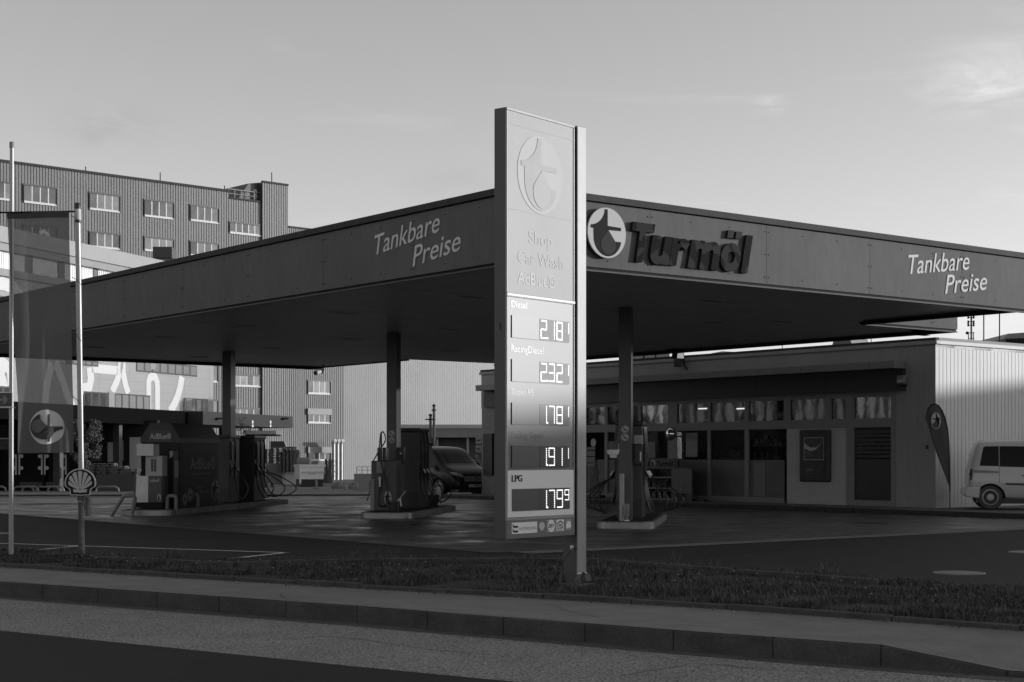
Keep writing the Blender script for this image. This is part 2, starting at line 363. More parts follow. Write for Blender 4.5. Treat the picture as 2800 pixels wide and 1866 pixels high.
# parking bay markings
def mark(name, a, b, wd=.06, z=.008):
    d = (b - a); n = Vector((-d.y, d.x, 0)).normalized() * wd / 2
    return MB().add([a - n, b - n, b + n, a + n], [(0, 1, 2, 3)])
mk = MB()
for a, b in (((-200, 1481), (215, 1494.5)), ((215, 1494.5), (790, 1513.5)), ((785, 1513), (590, 1533.5)), ((215, 1495), (50, 1510))):
    A = G(*a); B_ = G(*b); d = B_ - A; n = Vector((-d.y, d.x, 0)).normalized() * .05
    mk.add([A - n + Vector((0, 0, .01)), B_ - n + Vector((0, 0, .01)), B_ + n + Vector((0, 0, .01)), A + n + Vector((0, 0, .01))], [(0, 1, 2, 3)])
tag(mk.build('bay_markings', M['line']), kind='structure')
def manhole(px, py, r, label, z=.004):
    c = G(px, py, z); t = thing('manhole_cover', label, 'manhole cover', c, 0, 'manhole covers in the asphalt')
    MB().lathe((0, 0, 0), [(r, -.02), (r, .004), (r * .93, .008), (r * .93, -.002)], 40).build('frame', M['mgrey'], t)
    MB().lathe((0, 0, 0), [(r * .9, -.02), (r * .9, .003)], 40).build('cover', M['gap'], t)
    mb = MB()
    for i in range(-5, 6):
        x = i * r / 6.2; h = math.sqrt(max(0, (r * .84)**2 - x * x)); mb.box(x - r * .04, x + r * .04, -h, h, .003, .009)
    mb.build('ribs', M['mgrey'], t)
manhole(2623, 1567, .33, 'large ribbed round manhole cover in the dark asphalt near the grass')
manhole(2818, 1510, .33, 'round manhole cover at the far right, cut by the picture edge')
manhole(-5, 1459, .3, 'round manhole cover at the far left behind the flagpole')
# concrete edging stones between the grass and the forecourt
es = [((255, 1520), (430, 1527), 'grassed-over edging stone leftmost behind the shell-shaped sign post'), ((470, 1530), (545, 1533), 'short low edging stone left of the gap below the bay marking'), ((552, 1534), (640, 1536), 'edging stone with a broken right end below the bay marking'),
      ((650, 1536), (735, 1533), 'edging stone just right of the broken gap'), ((756, 1532), (838, 1530), 'edging stone below the tip of the white bay marking'), ((866, 1529.5), (1030, 1528), 'edging stone right of the tuft, left of the price sign'), ((1035, 1528), (1221, 1527), 'long edging stone ending at a tall grass tuft left of the price sign'),
      ((1254, 1527), (1430, 1526), 'edging stone directly below the price panel'), ((1450, 1526), (1643, 1528.5), 'edging stone passing behind the price sign post'), ((1656, 1530), (1819, 1541), 'first edging stone right of the price sign post'),
      ((1831, 1542), (2000, 1554), 'second edging stone right of the price sign post'), ((2015, 1556), (2195, 1568), 'third edging stone right of the price sign post'), ((2212, 1569.5), (2399, 1584), 'last edging stone before the kerb disappears in grass')]
for a, b, lab in es:
    A = G(*a, z=.075); B_ = G(*b, z=.075); d = B_ - A; Ln = d.length
    o = MB().box(0, Ln, -.04, .04, -.2, .0).build('edging_stone', M['kerb'], bevel=.012)
    o.location = A; o.rotation_euler = (0, 0, math.atan2(d.y, d.x)); tag(o, lab, 'edging stone', 'edging stones between grass and forecourt')

# ------------------------------------------------------------------ grass
def in_grass(t, s):
    return ga_[t].lerp(gb_[t], s)
N = 400
gA = [GB[1] + Vector((-4, 2.4, 0))] + GB[1:-1] + [GB[-2] + Vector((4, -3.0, 0))]; gB = [L1[1] + Vector((-4, 2.65, 0))] + L1[1:-1] + [L1[-2] + Vector((3.6, -3.0, 0))]
ga_ = lerp_line([Vector((p.x, p.y, .01)) for p in gA], N); gb_ = lerp_line([Vector((p.x, p.y, -.028)) for p in gB], N)
# extend slightly to both sides
vs = []; fs = []; rnd = random.random
from mathutils import noise as mnoise
cnt = 0
while cnt < 98000:
    t = rnd(); s = rnd() * 1.0
    i = int(t * (N - 1)); p = ga_[i].lerp(gb_[i], s) + (ga_[i + 1] - ga_[i]) * rnd()
    nval = mnoise.noise(Vector((p.x * 1.1, p.y * 1.1, 0))) + .5 * mnoise.noise(Vector((p.x * 4, p.y * 4, 3)))
    back = max(0, 1 - s * 5)                       # thin soil beside the edging stones
    if 60 < i < 330 and rnd() < back * .55: continue
    if rnd() > .56 + nval * 1.5: continue
    h = (.032 + .035 * rnd() + .04 * max(0, nval)) * (1.0 if s > .12 else .8)
    if mnoise.noise(Vector((p.x * 2.3, p.y * 2.3, 9))) > .38 and rnd() < .35: h *= 2.1
    a = rnd() * 6.283; lean = h * (.2 + .55 * rnd()); wd = .0035 + .003 * rnd(); dx, dy = math.cos(a), math.sin(a); px_, py_ = -dy * wd, dx * wd
    k = len(vs)
    vs += [(p.x - px_, p.y - py_, p.z), (p.x + px_, p.y + py_, p.z), (p.x + dx * lean * .35 + px_ * .8, p.y + dy * lean * .35 + py_ * .8, p.z + h * .6), (p.x + dx * lean * .35 - px_ * .8, p.y + dy * lean * .35 - py_ * .8, p.z + h * .6), (p.x + dx * lean, p.y + dy * lean, p.z + h)]
    fs += [(k, k + 1, k + 2, k + 3), (k + 3, k + 2, k + 4)]; cnt += 1
me = bpy.data.meshes.new('grass'); me.from_pydata(vs, [], fs); me.materials.append(mat('grass_blades', .048, .6, n_amt=.45, n_scale=1.3, n2_amt=.45, n2_scale=25))
go = bpy.data.objects.new('grass', me); COL.objects.link(go); wv = []; wf = []
for c_ in range(46):
    i = random.randint(20, N - 10); q_ = rnd(); p = ga_[i].lerp(gb_[i], (.02 + .1 * rnd()) if q_ < .55 else (.88 + .1 * rnd()))
    for k in range(random.randint(10, 34)):
        a = rnd() * 6.283; h = (.09 + .13 * rnd()) * (1 if q_ < .55 else .6); r_ = .07 * rnd(); lean = h * (.3 + .6 * rnd()); wd = .004; dx, dy = math.cos(a), math.sin(a); bx_, by_ = p.x + r_ * dx, p.y + r_ * dy; k0 = len(wv)
        wv += [(bx_ + dy * wd, by_ - dx * wd, 0), (bx_ - dy * wd, by_ + dx * wd, 0), (bx_ + dx * lean * .4 - dy * wd, by_ + dy * lean * .4 + dx * wd, h * .65), (bx_ + dx * lean * .4 + dy * wd, by_ + dy * lean * .4 - dx * wd, h * .65), (bx_ + dx * lean, by_ + dy * lean, h)]
        wf += [(k0, k0 + 1, k0 + 2, k0 + 3), (k0 + 3, k0 + 2, k0 + 4)]
mw = bpy.data.meshes.new('weeds'); mw.from_pydata(wv, [], wf); mw.materials.append(mat('weed_blades', .075, .6, n_amt=.4, n_scale=8)); wo_ = bpy.data.objects.new('weeds', mw); COL.objects.link(wo_); tag(wo_, 'taller weed tufts along the edging stones and the kerb', 'weeds', kind='stuff')
tag(go, 'dark short grass growing on the strip between sidewalk and forecourt', 'grass', kind='stuff')
mb = MB()
for k in range(70):
    i = random.randint(60, N - 20); s = .3 + .65 * rnd(); p = ga_[i].lerp(gb_[i], s); mb.lathe((p.x, p.y, .07 + .03 * rnd()), [(.001, 0), (.011, .003), (.001, .006)], 6)
tag(mb.build('daisies', M['white']), 'tiny white daisies scattered in the grass', 'flowers', kind='stuff')
# leafy litter along the edges
vs = []; fs = []
for k in range(2600):
    i = random.randint(4, N - 4)
    p = (gb_[i] + Vector((-.09, -.16, 0)) + Vector((-.12 * rnd(), -.16 * rnd() ** 2, 0)) if rnd() < .55 else ga_[i] + Vector((-.05, -.14 - .3 * rnd(), .0))); z0 = -.057 if p.y < gb_[i].y - .1 else .015
    a = rnd() * 6.28; r = .006 + .014 * rnd(); k0 = len(vs)
    vs += [(p.x + r * math.cos(a + q) * (1 if q_ % 2 else .5), p.y + r * math.sin(a + q) * (1 if q_ % 2 else .5), z0 + .02 * rnd()) for q_, q in enumerate((0, 1.57, 3.14, 4.71))]; fs.append((k0, k0 + 1, k0 + 2, k0 + 3))
me = bpy.data.meshes.new('leaf_litter'); me.from_pydata(vs, [], fs); me.materials.append(mat('litter', .10, .8, n_amt=.7, n_scale=14))
lo = bpy.data.objects.new('leaf_litter', me); COL.objects.link(lo); tag(lo, 'dry leaf litter along the edging of the sidewalk', 'litter', kind='stuff')

# ------------------------------------------------------------------ price sign
sg = Fr(-.0035 * 17.45 + .0012, 17.45, .618, .786)
S = sg.thing('price_sign', 'tall fuel price sign with five price displays on one square steel post', 'sign')
ZT = sg.z(1385.3, 292.3); ZB = sg.z(1386, 1475.4); PW = 1.28
M['sgn_side'] = mat('sign_side', .05, .45, n_amt=.15, n_scale=2)
M['sgn_top'] = mat('sign_upper_panel', .20, .47, spec=.46, n_amt=.10, n_scale=1.1, n2_amt=.03, n2_scale=9)
M['sgn_emb'] = mat('sign_embossed', .218, .46, spec=.46, n_amt=.04, n_scale=3)
M['sgn_emb2'] = mat('sign_embossed_dark', .192, .48, spec=.46, n_amt=.12, n_scale=3)
M['sgn_low'] = mat('sign_lower_panel', .085, .46, spec=.85, n_amt=.05, n_scale=2)
M['sgn_txt'] = mat('sign_text', .008, .37, spec=1.0)
M['sgn_frame'] = mat('sign_frame', .26, .45, metal=.0, n_amt=.1, n_scale=6)
M['sgn_post'] = mat('sign_post_paint', .27, .42, spec=.45, n_amt=.16, n_scale=3, n2_amt=.06, n2_scale=30, stretch=(1, 1, .3))
ZM = sg.z(1390, 800); ZC = sg.z(1389, 1417)      # seam of the panels, top of the card panel
hb = MB().box(0.0, PW, .02, .175, ZB + .004, ZT); hb.build('housing', M['sgn_side'], S, bevel=.004)
fr_ = MB(); fw = .022
for (x0, x1, z0, z1) in ((0, PW, ZT - .03, ZT), (0, fw, ZM, ZT - .03), (PW - fw, PW, ZM, ZT - .03), (0, PW, ZM - .045, ZM), (0, fw * .8, ZC, ZM - .045), (PW - fw * .8, PW, ZC, ZM - .045), (0, PW, ZC - .03, ZC)):
    fr_.box(x0, x1, -.004, .02, z0 + .0015, z1 - .0015)
fr_.build('frame', M['sgn_frame'], S, bevel=.003)
MB().box(0.0, PW, -.012, -.003, ZM - .034, ZM - .006).build('divider', M['white'], S, bevel=.003)
up = MB().box(fw, PW - fw, .004, .02, ZM, ZT - .03).build('upper_panel', M['sgn_top'], S)
for (xa, ya) in ((1392, 337), (1392, 570)):
    zz = sg.z(xa, ya); MB().box(fw, PW - fw, .002, .0042, zz - .004, zz + .004).build('seam', M['sgn_emb2'], up)
lc = (sg.a(1477.4), sg.z(1477.4, 479.2)); rz_ = abs(sg.z(1477.4, 479.2 - 106.0) - lc[1]); rx_ = (sg.a(1538.5) - sg.a(1416)) / 2
emblem('embossed_emblem', up, lc[0], lc[1], rz_, .0, .004, M['sgn_emb'], M['sgn_emb2'], M['sgn_top'], rx=rx_)
def sgt(s, pl, pr, top, m=None, off=.0, thick=.006, b=-.002, par=None, bold=0.0):
    a0, z0 = sg.loc(*pl); a1, z1 = sg.loc(*pr); zt = sg.z(*top); return text('lettering', s, (a0, z0), (a1, z0), zt - z0, b, thick, m or M['sgn_emb'], par or S, off, bold=bold)
sgt('Shop', (1446, 665), (1510, 677), (1448, 631), par=up, thick=.003, b=.001)
sgt('Car Wash', (1416, 718), (1540, 737), (1418, 684), par=up, thick=.003, b=.001)
sgt('AdBlue®', (1416, 775), (1518, 789), (1420, 743), mat('sign_text_pale', .34, .46, spec=.46), par=up, off=.0, thick=0, b=.0026, bold=.003)
lowp = MB().box(fw * .8, PW - fw * .8, .006, .02, ZC, ZM - .045).build('price_panel', M['sgn_low'], S)
zl = sg.z(1389.3, 1287)
lp = MB().box(.018, PW - .02, -.002, .006, ZC + .004, zl).build('gas_panel', mat('gas_panel_light', .72, .5, spec=.2), S)
# (name, text px left/right/top, display corners, digits, sup)
M['led'] = mat('led', .9, .4, emit=.55); M['ledseg'] = mat('led_off', .03, .3)
M['disp'] = mat('display_black', .008, .44, spec=.85); M['disp_l'] = mat('display_board', .09, .25)
SEG = {'1': 'bc', '2': 'abged', '3': 'abgcd', '7': 'abc', '8': 'abcdefg', '9': 'abfgcd', '0': 'abcdef'}
def digit(mb, ch, x, z, wd, h, th, b):
    zig = 5
    def vert(xx, za, zb):                       # serrated upright of short slanted bars
        n = zig
        for i in range(n):
            q = za + (zb - za) * (i + .12) / n; r = za + (zb - za) * (i + .80) / n
            mb.box(xx - th * .5, xx + th * .5, b - .003, b, q, r)
    for sname in SEG[ch]:
        if sname == 'a': mb.box(x + th * .7, x + wd - th * .7, b - .003, b, z + h - th, z + h)
        if sname == 'g': mb.box(x + th * .7, x + wd - th * .7, b - .003, b, z + h / 2 - th / 2, z + h / 2 + th / 2)
        if sname == 'd': mb.box(x + th * .7, x + wd - th * .7, b - .003, b, z, z + th)
        if sname == 'f': vert(x + th / 2, z + h / 2, z + h)
        if sname == 'b': vert(x + wd - th / 2, z + h / 2, z + h)
        if sname == 'e': vert(x + th / 2, z, z + h / 2)
        if sname == 'c': vert(x + wd - th / 2, z, z + h / 2)
def display(nm, txtpx, s0, dl, dr, price, par, light=False, dark=True):
    (tl, tr, tt) = txtpx
    sgt(nm, tl, tr, tt, M['sgn_txt'] if not light else M['gap'], off=.0, thick=0, b=.005 if not light else -.0032, par=par, bold=.0036 if not light else .006)
    a0, zt = sg.loc(*dl[0]); zb = sg.z(*dl[1]); a1 = sg.a(dr)
    bf = -.006
    pn = MB().box(a0, a1, bf, .01, zb, zt).build('price_display', M['disp'], par)
    asp = sg.a(1474); MB().box(asp, a1 - .004, bf - .002, bf, zb + .006, zt - .006).build('module_board', M['disp_l'] if dark else mat('sunlit_board', .24, .6, spec=.6), pn)  # boards of the top two displays painted paler for the sun on them
    h = (zt - zb) * .84; z0 = zb + (zt - zb) * .08; Wd = (a1 - asp); dw = Wd * .2; x = asp + Wd * .03
    for i, ch in enumerate(price[:3]):
        mb = MB(); digit(mb, ch, x, z0, dw, h, .0128, bf - .003)
        if i == 0: mb.box(x + dw + .004, x + dw + .022, bf - .006, bf - .003, z0, z0 + .018)
        x += Wd * .262; mb.build('digit', M['led'], pn)
    mb = MB(); digit(mb, price[3], x + .0, z0 + h * .40, Wd * .15, h * .60, .010, bf - .003); mb.build('digit', M['led'], pn)
display('Diesel', ((1399, 840), (1441, 847), (1400, 822)), 0, ((1399, 862), (1399, 923)), 1556, '2181', lowp, dark=False)
display('RacingDiesel', ((1399, 962), (1486, 968), (1400, 943)), 0, ((1399, 982), (1399, 1043)), 1556, '2321', lowp, dark=False)
display('Super 95', ((1399, 1080), (1459, 1082), (1400, 1063)), 0, ((1399, 1101), (1399, 1161)), 1556, '1781', lowp)
display('Racing Super', ((1399, 1199), (1487, 1199), (1400, 1181)), 0, ((1399, 1219), (1399, 1280)), 1556, '1911', lowp)
display('LPG', ((1399, 1318), (1427, 1317), (1400, 1300)), 0, ((1399, 1338), (1399, 1399)), 1557, '1799', lp, light=True)
# payment card strip
cp = MB().box(0, PW, -.006, .02, ZB, ZC - .03).build('card_panel', M['sgn_low'], S, bevel=.004)
def card(px0, px1, y0, y1, m, b=-.01):
    a0 = sg.a(px0); a1 = sg.a(px1); xm = (px0 + px1) / 2; return a0, a1, sg.z(xm, y1), sg.z(xm, y0)
a0, a1, z0, z1 = card(1398, 1467, 1428.3, 1458.8, None)
c = MB().box(a0, a1, -.009, -.006, z0, z1).build('card_logo', M['white'], cp)
text('lettering', 'AUSTROCARD', (a0 + (a1 - a0) * .27, z0 + (z1 - z0) * .30), (a1 - (a1 - a0) * .03, z0 + (z1 - z0) * .30), (z1 - z0) * .26, -.0105, 0, M['dgrey'], c, -.005)
mb = MB()
for k in (0, .42):
    zb = z0 + (z1 - z0) * (.12 + k); h = (z1 - z0) * .17; xx = a0 + (a1 - a0) * .02; mb.prism([(xx, zb + h * 2.2), (xx + .01, zb + .3 * h), (xx + .03, zb), (xx + .1, zb), (xx + .1, zb + h), (xx + .03, zb + h)], -.011, -.009, 'y')
mb.build('emblem', M['gap'], c)
def shell_pts(n=9):
    o = []
    for i in range(n * 2 + 1):
        t = math.radians(200 - 220 * i / (n * 2)); r = 1.0 if i % 2 else .93; o.append((r * math.cos(t), r * math.sin(t) * .95))
    return o + [(.5, -.62), (.42, -.98), (.05, -.98), (0, -1.04), (-.05, -.98), (-.42, -.98), (-.5, -.62)]
a0, a1, z0, z1 = card(1472, 1488, 1427, 1451, None); cx = (a0 + a1) / 2; cz = (z0 + z1) / 2; r = (a1 - a0) / 2
MB().prism([(cx + x * r, cz + y * (z1 - z0) / 2) for x, y in shell_pts()], -.010, -.006, 'y').build('card_logo', M['lgrey'], cp)
a0, a1, z0, z1 = card(1493, 1517, 1422.5, 1454.5, None)
c = MB().box(a0, a1, -.009, -.006, z0, z1).build('card_logo', M['lgrey'], cp); MB().box(a0 + .008, a1 - .008, -.0105, -.009, z0 + .008, z1 - .008).build('field', M['dgrey'], c)
cx = (a0 + a1) / 2; cz = (z0 + z1) / 2; MB().prism([(cx + x * (a1 - a0) * .42, cz + y * (a1 - a0) * .42) for x, y in C_N], -.012, -.0105, 'y').build('disc', M['white'], c)
text('lettering', 'DKV', (cx - (a1 - a0) * .36, cz - .02), (cx + (a1 - a0) * .36, cz - .02), .042, -.0135, 0, M['gap'], c, .03, .3)
a0, a1, z0, z1 = card(1520, 1540.5, 1421, 1452.5, None)
c = MB().box(a0, a1, -.009, -.006, z0, z1).build('card_logo', M['white'], cp); cx = (a0 + a1) / 2; hw = (a1 - a0) / 2; hh = z1 - z0
MB().prism([(cx - hw * .85, z1 - hh * .32), (cx, z1 - hh * .08), (cx + hw * .85, z1 - hh * .32), (cx + hw * .85, z1 - hh * .42), (cx, z1 - hh * .18), (cx - hw * .85, z1 - hh * .42)], -.011, -.009, 'y').build('roof_mark', M['gap'], c)
text('lettering', 'UTA', (cx - hw * .75, z0 + hh * .15), (cx + hw * .75, z0 + hh * .15), hh * .42, -.0105, 0, M['gap'], c, .03)
MB().box(cx - hw * .7, cx + hw * .7, -.0105, -.009, z0 + hh * .05, z0 + hh * .08).build('bar', M['gap'], c)
a0, a1, z0, z1 = card(1543.5, 1561, 1420, 1450, None)
c = MB().box(a0, a1, -.009, -.006, z0, z1).build('card_logo', M['mgrey'], cp); MB().prism([(a0 + .025, z0 + .02), (a1 - .01, z0 + .03), (a1 - .02, z1 - .03), (a0 + .05, z1 - .02), (a0 + .02, z1 - .06)], -.0105, -.009, 'y').build('torn_paper', M['white'], c)
# side vents
mb = MB()
zc = sg.z(1370, 892)
for k in range(4): mb.box(-.003, .001, .075, .10, zc - .03 + k * .022, zc - .018 + k * .022)
mb.build('vent', M['gap'], S)
# post with flared foot
pa0, pa1 = PW + .045, PW + .222; ZP = sg.z(1576, 343, -.01)
post = MB().box(pa0, pa1, -.012, .205, .0, ZP).build('post', M['sgn_post'], S, bevel=.006)
MB().box(pa0 - .003, pa0 - .001, .0, .2, .02, ZP - .02).build('side_cover', M['sgn_side'], S)
MB().box(PW, pa0, .03, .15, ZB + .1, ZT - .03).build('joint', M['gap'], S)
zf = CH - (1570 - HZ) / F * (sg.w(pa0, 0).y)
pb = MB().box(pa0 - .09, pa1 + .10, -.11, .30, -.02, .016)
for s_ in (-.022, .207): pb.prism([(pa0 - .07, .03), (pa1 + .08, .03), (pa1 + .02, zf), (pa0 - .02, zf)], s_ - .01, s_ + .008, 'y')
pb.build('base_plate', mat('base_paint', .11, .6, spec=.2, n_amt=.25, n_scale=9), S, bevel=.004)
mb = MB(); mb.box(pa0 - .004, pa1 + .004, -.018, -.011, zf - .003, zf + .012); mb.build('weld_strip', M['white'], S)
for (x, y) in ((pa0 + .0, -.10), (pa1 + .085, .02), (pa0 - .09, .28), (pa1 + .08, .28)):
    MB().lathe((x, y, .03), [(.032, 0), (.034, .05), (.030, .07), (.024, .075), (.022, .115), (.012, .125)], 14).build('bolt_cap', M['black'], S, smooth=True)
MB().prism([(pa0 + .075 + .035 * x, (.03 + zf) / 2 + .045 * z) for x, z in C_N[::4]], -.0345, -.032, 'y').build('slot', M['gap'], S)
cb = MB().tube([(pa0 - .01, .06, .42), (pa0 - .02, -.02, .43), (pa0 - .10, .0, .43), (pa0 - .25, .0, .30), (pa0 - .28, .02, .05)], .006).build('cable', M['rubber'], S)
MB().box(pa0 - .02, pa0 - .002, .04, .08, .41, .46).build('cable_clip', M['white'], S)
# ------------------------------------------------------------------ canopy
ZS = 4.70; ZFB = 4.66; ZFT = 5.73; CL = 28.4; CW = 13.65; EX0 = 4.15; EX1 = 23.0; EW = 17.2
frR = Fr(P0.x, P0.y, V.x, V.y)            # near right fascia: local x = v, local y = u
frL = Fr(P0.x, P0.y, -U.x, -U.y)          # near left fascia: local x = -u, local y = v
CN = frR.thing('fuel_canopy', 'large flat forecourt canopy with dark fascia standing on three central columns', 'canopy')
def panels(name, x0, x1, seams, y, parent, horiz=True, flip=False):
    """fascia face made of sheet panels between seams, along local x at local y (front at y) or along y at x"""
    s_ = [x0] + sorted(q for q in seams if x0 + .2 < q < x1 - .2) + [x1]
    for a, b in zip(s_[:-1], s_[1:]):
        mb = MB(); g = .004; t = .05
        n = 8; vs = []; 
        for i in range(n + 1):
            x = a + g + (b - a - 2 * g) * i / n
            for k in range(5):
                z = ZFB + (ZFT - ZFB) * k / 4; bul = .011 * math.sin(math.pi * i / n) * math.sin(math.pi * k / 4) * random.uniform(.2, 1.3)
                vs.append((x, y - bul, z))
        f = [(i * 5 + k, (i + 1) * 5 + k, (i + 1) * 5 + k + 1, i * 5 + k + 1) for i in range(n) for k in range(4)]
        if not horiz: vs = [(q[1], q[0], q[2]) for q in vs]
        mb.add(vs, f)
        if horiz: mb.box(a + g, b - g, y + .001, y + t, ZFB, ZFT)
        else: mb.box(y + .001, y + t, a + g, b - g, ZFB, ZFT)
        # rivets
        pn = mb.build(name, M['fascia'], parent, smooth=True)
        rv = MB(); m_ = max(1, round((b - a) / 1.0)); pos = []
        for z in (ZFB + .12, (ZFB + ZFT) / 2, ZFT - .12):
            pos += [(a + .05, z), (b - .05, z)]
            if z != (ZFB + ZFT) / 2: pos += [(a + (b - a) * i / m_, z) for i in range(1, m_)]
        for x, z in pos:
            if horiz: rv.lathe((x, y, z), [(.013, .0), (.012, -.008), (.004, -.011)], 6, 'y')
            else: rv.lathe((y, x, z), [(.013, .0), (.012, -.008), (.004, -.011)], 6, 'x')
        ro = rv.build('rivets', M['gap'], pn); ro['kind'] = 'stuff'
seamR = [frR.a(x) for x in (1777, 2096, 2378, 2630)]; st = (seamR[-1] - seamR[0]) / 3
panels('fascia_panel', 0, CW + .3, seamR, 0, CN)
seamL = [-frL.a(x) for x in (340.6, 498.7, 678, 884.8, 1128)]; sl_ = (max(seamL) - min(seamL)) / 4
seamL += [max(seamL) + sl_ * k for k in (1, 2, 3)]
panels('fascia_panel', 0, CL, seamL, 0, CN, horiz=False)
panels('fascia_panel', CW, EW, [frR.a(2548, EX0)], EX0, CN)          # front of the set-back wing
panels('fascia_panel', EX0, EX1, [EX0 + 3.1 * k for k in range(1, 7)], EW - .05, CN, horiz=False)
panels('fascia_panel', 0, EX0, [], CW - .05, CN, horiz=False)
panels('fascia_panel', 0, CW, [3, 6, 9], CL, CN)
panels('fascia_panel', EX1, CL, [], CW - .05, CN, horiz=False)
# coping on top, set proud with a dark shadow joint
cpn = MB(); e = .05
def ringbox(mb, z0, z1, e, t):
    mb.box(-e, CW + e + .3, -e, -e + t, z0, z1); mb.box(-e, -e + t, -e + t, CL + e, z0, z1); mb.box(CW + e - t, CW + e, -e + t, EX0 - e, z0, z1)
    mb.box(CW + e - t, EW + e, EX0 - e, EX0 - e + t, z0, z1); mb.box(EW + e - t, EW + e, EX0 - e + t, EX1 + e, z0, z1)
    mb.box(-e + t, CW + e, CL + e - t, CL + e, z0, z1)
ringbox(cpn, ZFT + .02, ZFT + .13, .05, .12); cpn.build('coping', M['trim'], CN)
gp = MB(); ringbox(gp, ZFT - .005, ZFT + .03, -.01, .1); gp.build('shadow_joint', M['gap'], CN)
gp = MB(); ringbox(gp, ZFB - .045, ZFB - .002, -.025, .06); gp.build('shadow_joint', M['gap'], CN)
lp_ = MB(); ringbox(lp_, ZFB - .075, ZFB - .046, .0, .05); lp_.build('drip_edge', mat('drip_edge', .09, .6, spec=.12), CN)
# slatted soffit, slats running with the right-hand fascia
sf = MB(); per = .2
y = .06
while y < CL - .06:
    x1 = CW - .03 if (y < EX0 or y > EX1) else EW - .06
    y2 = min(y + per - .018, CL - .06)
    sf.add([(.04, y, ZS), (x1, y, ZS), (x1, y2, ZS), (.04, y2, ZS), (.04, y + per, ZS + .02), (x1, y + per, ZS + .02), (.04, y2, ZS + .02), (x1, y2, ZS + .02)], [(0, 3, 2, 1), (3, 6, 7, 2), (6, 4, 5, 7)])
    y += per
sf.build('soffit', M['soffit'], CN)
rf = MB().box(.02, CW - .02, .02, CL - .02, ZFT - .1, ZFT - .02); rf.box(CW - .02, EW - .02, EX0 + .02, EX1 - .02, ZFT - .1, ZFT - .02); rf.build('roof', M['dgrey'], CN)
dk = MB().box(.03, CW - .05, .05, CL - .02, ZS + .03, ZS + .06); dk.box(CW - .05, EW - .05, EX0 + .05, EX1 - .05, ZS + .03, ZS + .06); dk.build('deck', M['gap'], CN)
# recessed lights in the soffit
for (px, py) in ((1287, 810), (942, 855), (670, 890), (446, 921), (260, 949), (738, 952), (541, 976), (961, 927), (1232, 960), (1226, 899), (1943, 821), (1952, 880), (2142, 878)):
    q = P(px, py, 1); d = (ZS - CH) * F / (HZ - py); wq = Vector((ray(px) * d, d)); rel = wq - P0; lu = rel.dot(U); lv = rel.dot(V)
    if not (0.6 < lv < EW - .6 and .5 < lu < CL - .5): continue
    l_ = MB(); l_.box(lv - .32, lv + .32, lu - .15, lu + .15, ZS - .018, ZS + .01); lo_ = l_.build('ceiling_light', mat('lamp_frame', .6, .4), CN, bevel=.004)
    MB().box(lv - .27, lv + .27, lu - .11, lu + .11, ZS - .021, ZS - .017).build('diffuser', M['mgrey'], lo_)
# columns (turned to the pump islands)
WA = math.atan2(-.15, .989)               # islands: local x to the right, local y away from the street
def colpos(px, d): return Vector((ray(px) * d, d))
COLS = [(1709, 33.6, 'front right'), (1071, 40.3, 'middle'), (619, 47.6, 'rear left')]
rotC = Matrix.Rotation(WA - frR.rz, 4, 'Z')
def loc_in(frm, wpt): q = Vector((wpt.x, wpt.y)) - frm.o; return (q.dot(frm.x), q.dot(frm.y))
for px, d, nm in COLS:
    a, b = loc_in(frR, colpos(px, d))
    o = MB().box(-.135, .135, 0, .46, .1, ZS - .005).build('column', M['pillar'], CN, bevel=.008); o.location = (a, b, 0); o.rotation_euler = (0, 0, WA - frR.rz)
    o['label'] = {'front right': 'front column at the right pump island with two no-smoking stickers', 'middle': 'middle column with two round stickers', 'rear left': 'rear column beside the kiosk'}[nm]
    if nm != 'rear left':
        for zc in (CH + (HZ - (1174 if nm != 'middle' else 1186)) * d / F, CH + (HZ - (1196 if nm != 'middle' else 1204)) * d / F):
            st_ = MB().prism([(.0 + .078 * x, zc + .078 * z) for x, z in C_N[::2]], -.004, -.0005, 'y').build('sticker', M['lgrey'], o)
            MB().prism([(.0 + .064 * x, zc + .064 * z) for x, z in C_N[::2]], -.005, -.004, 'y').build('ring', M['dgrey'], st_)
            MB().prism([(.0 + .056 * x, zc + .056 * z) for x, z in C_N[::2]], -.006, -.005, 'y').build('field', M['lgrey'], st_)
            MB().add([(-.05, -.0075, zc + .03), (-.035, -.0075, zc + .045), (.05, -.0075, zc - .03), (.035, -.0075, zc - .045)], [(0, 1, 2, 3)]).build('bar', M['gap'], st_)
            MB().box(-.03, -.005, -.0072, -.006, zc - .035, zc - .01).build('symbol', M['gap'], st_)
# brackets hanging below the wing edge above the shop roof
for (px, u_, zb, lab) in ((2531, 5.05, None, 'bracket above the shop corner'), (1855, 14.0, None, 'bracket with spotlight in front of the shop')):
    x = frR.a(px, u_); k = MB().box(x - .3, x + .2, u_ - .2, u_ + .2, ZS - .10, ZS - .003).build('bracket', M['gap'], CN)
    k['label'] = lab
    dd = frR.w(x, u_).y; zz = CH + (HZ - (918 if px > 2000 else 981)) * dd / F
    MB().prism([(x - .17, zz), (x + .11, zz), (x + .09, ZS - .1), (x - .14, ZS - .1)], u_ - .12, u_ + .12, 'y').build('stub', M['black'], k)
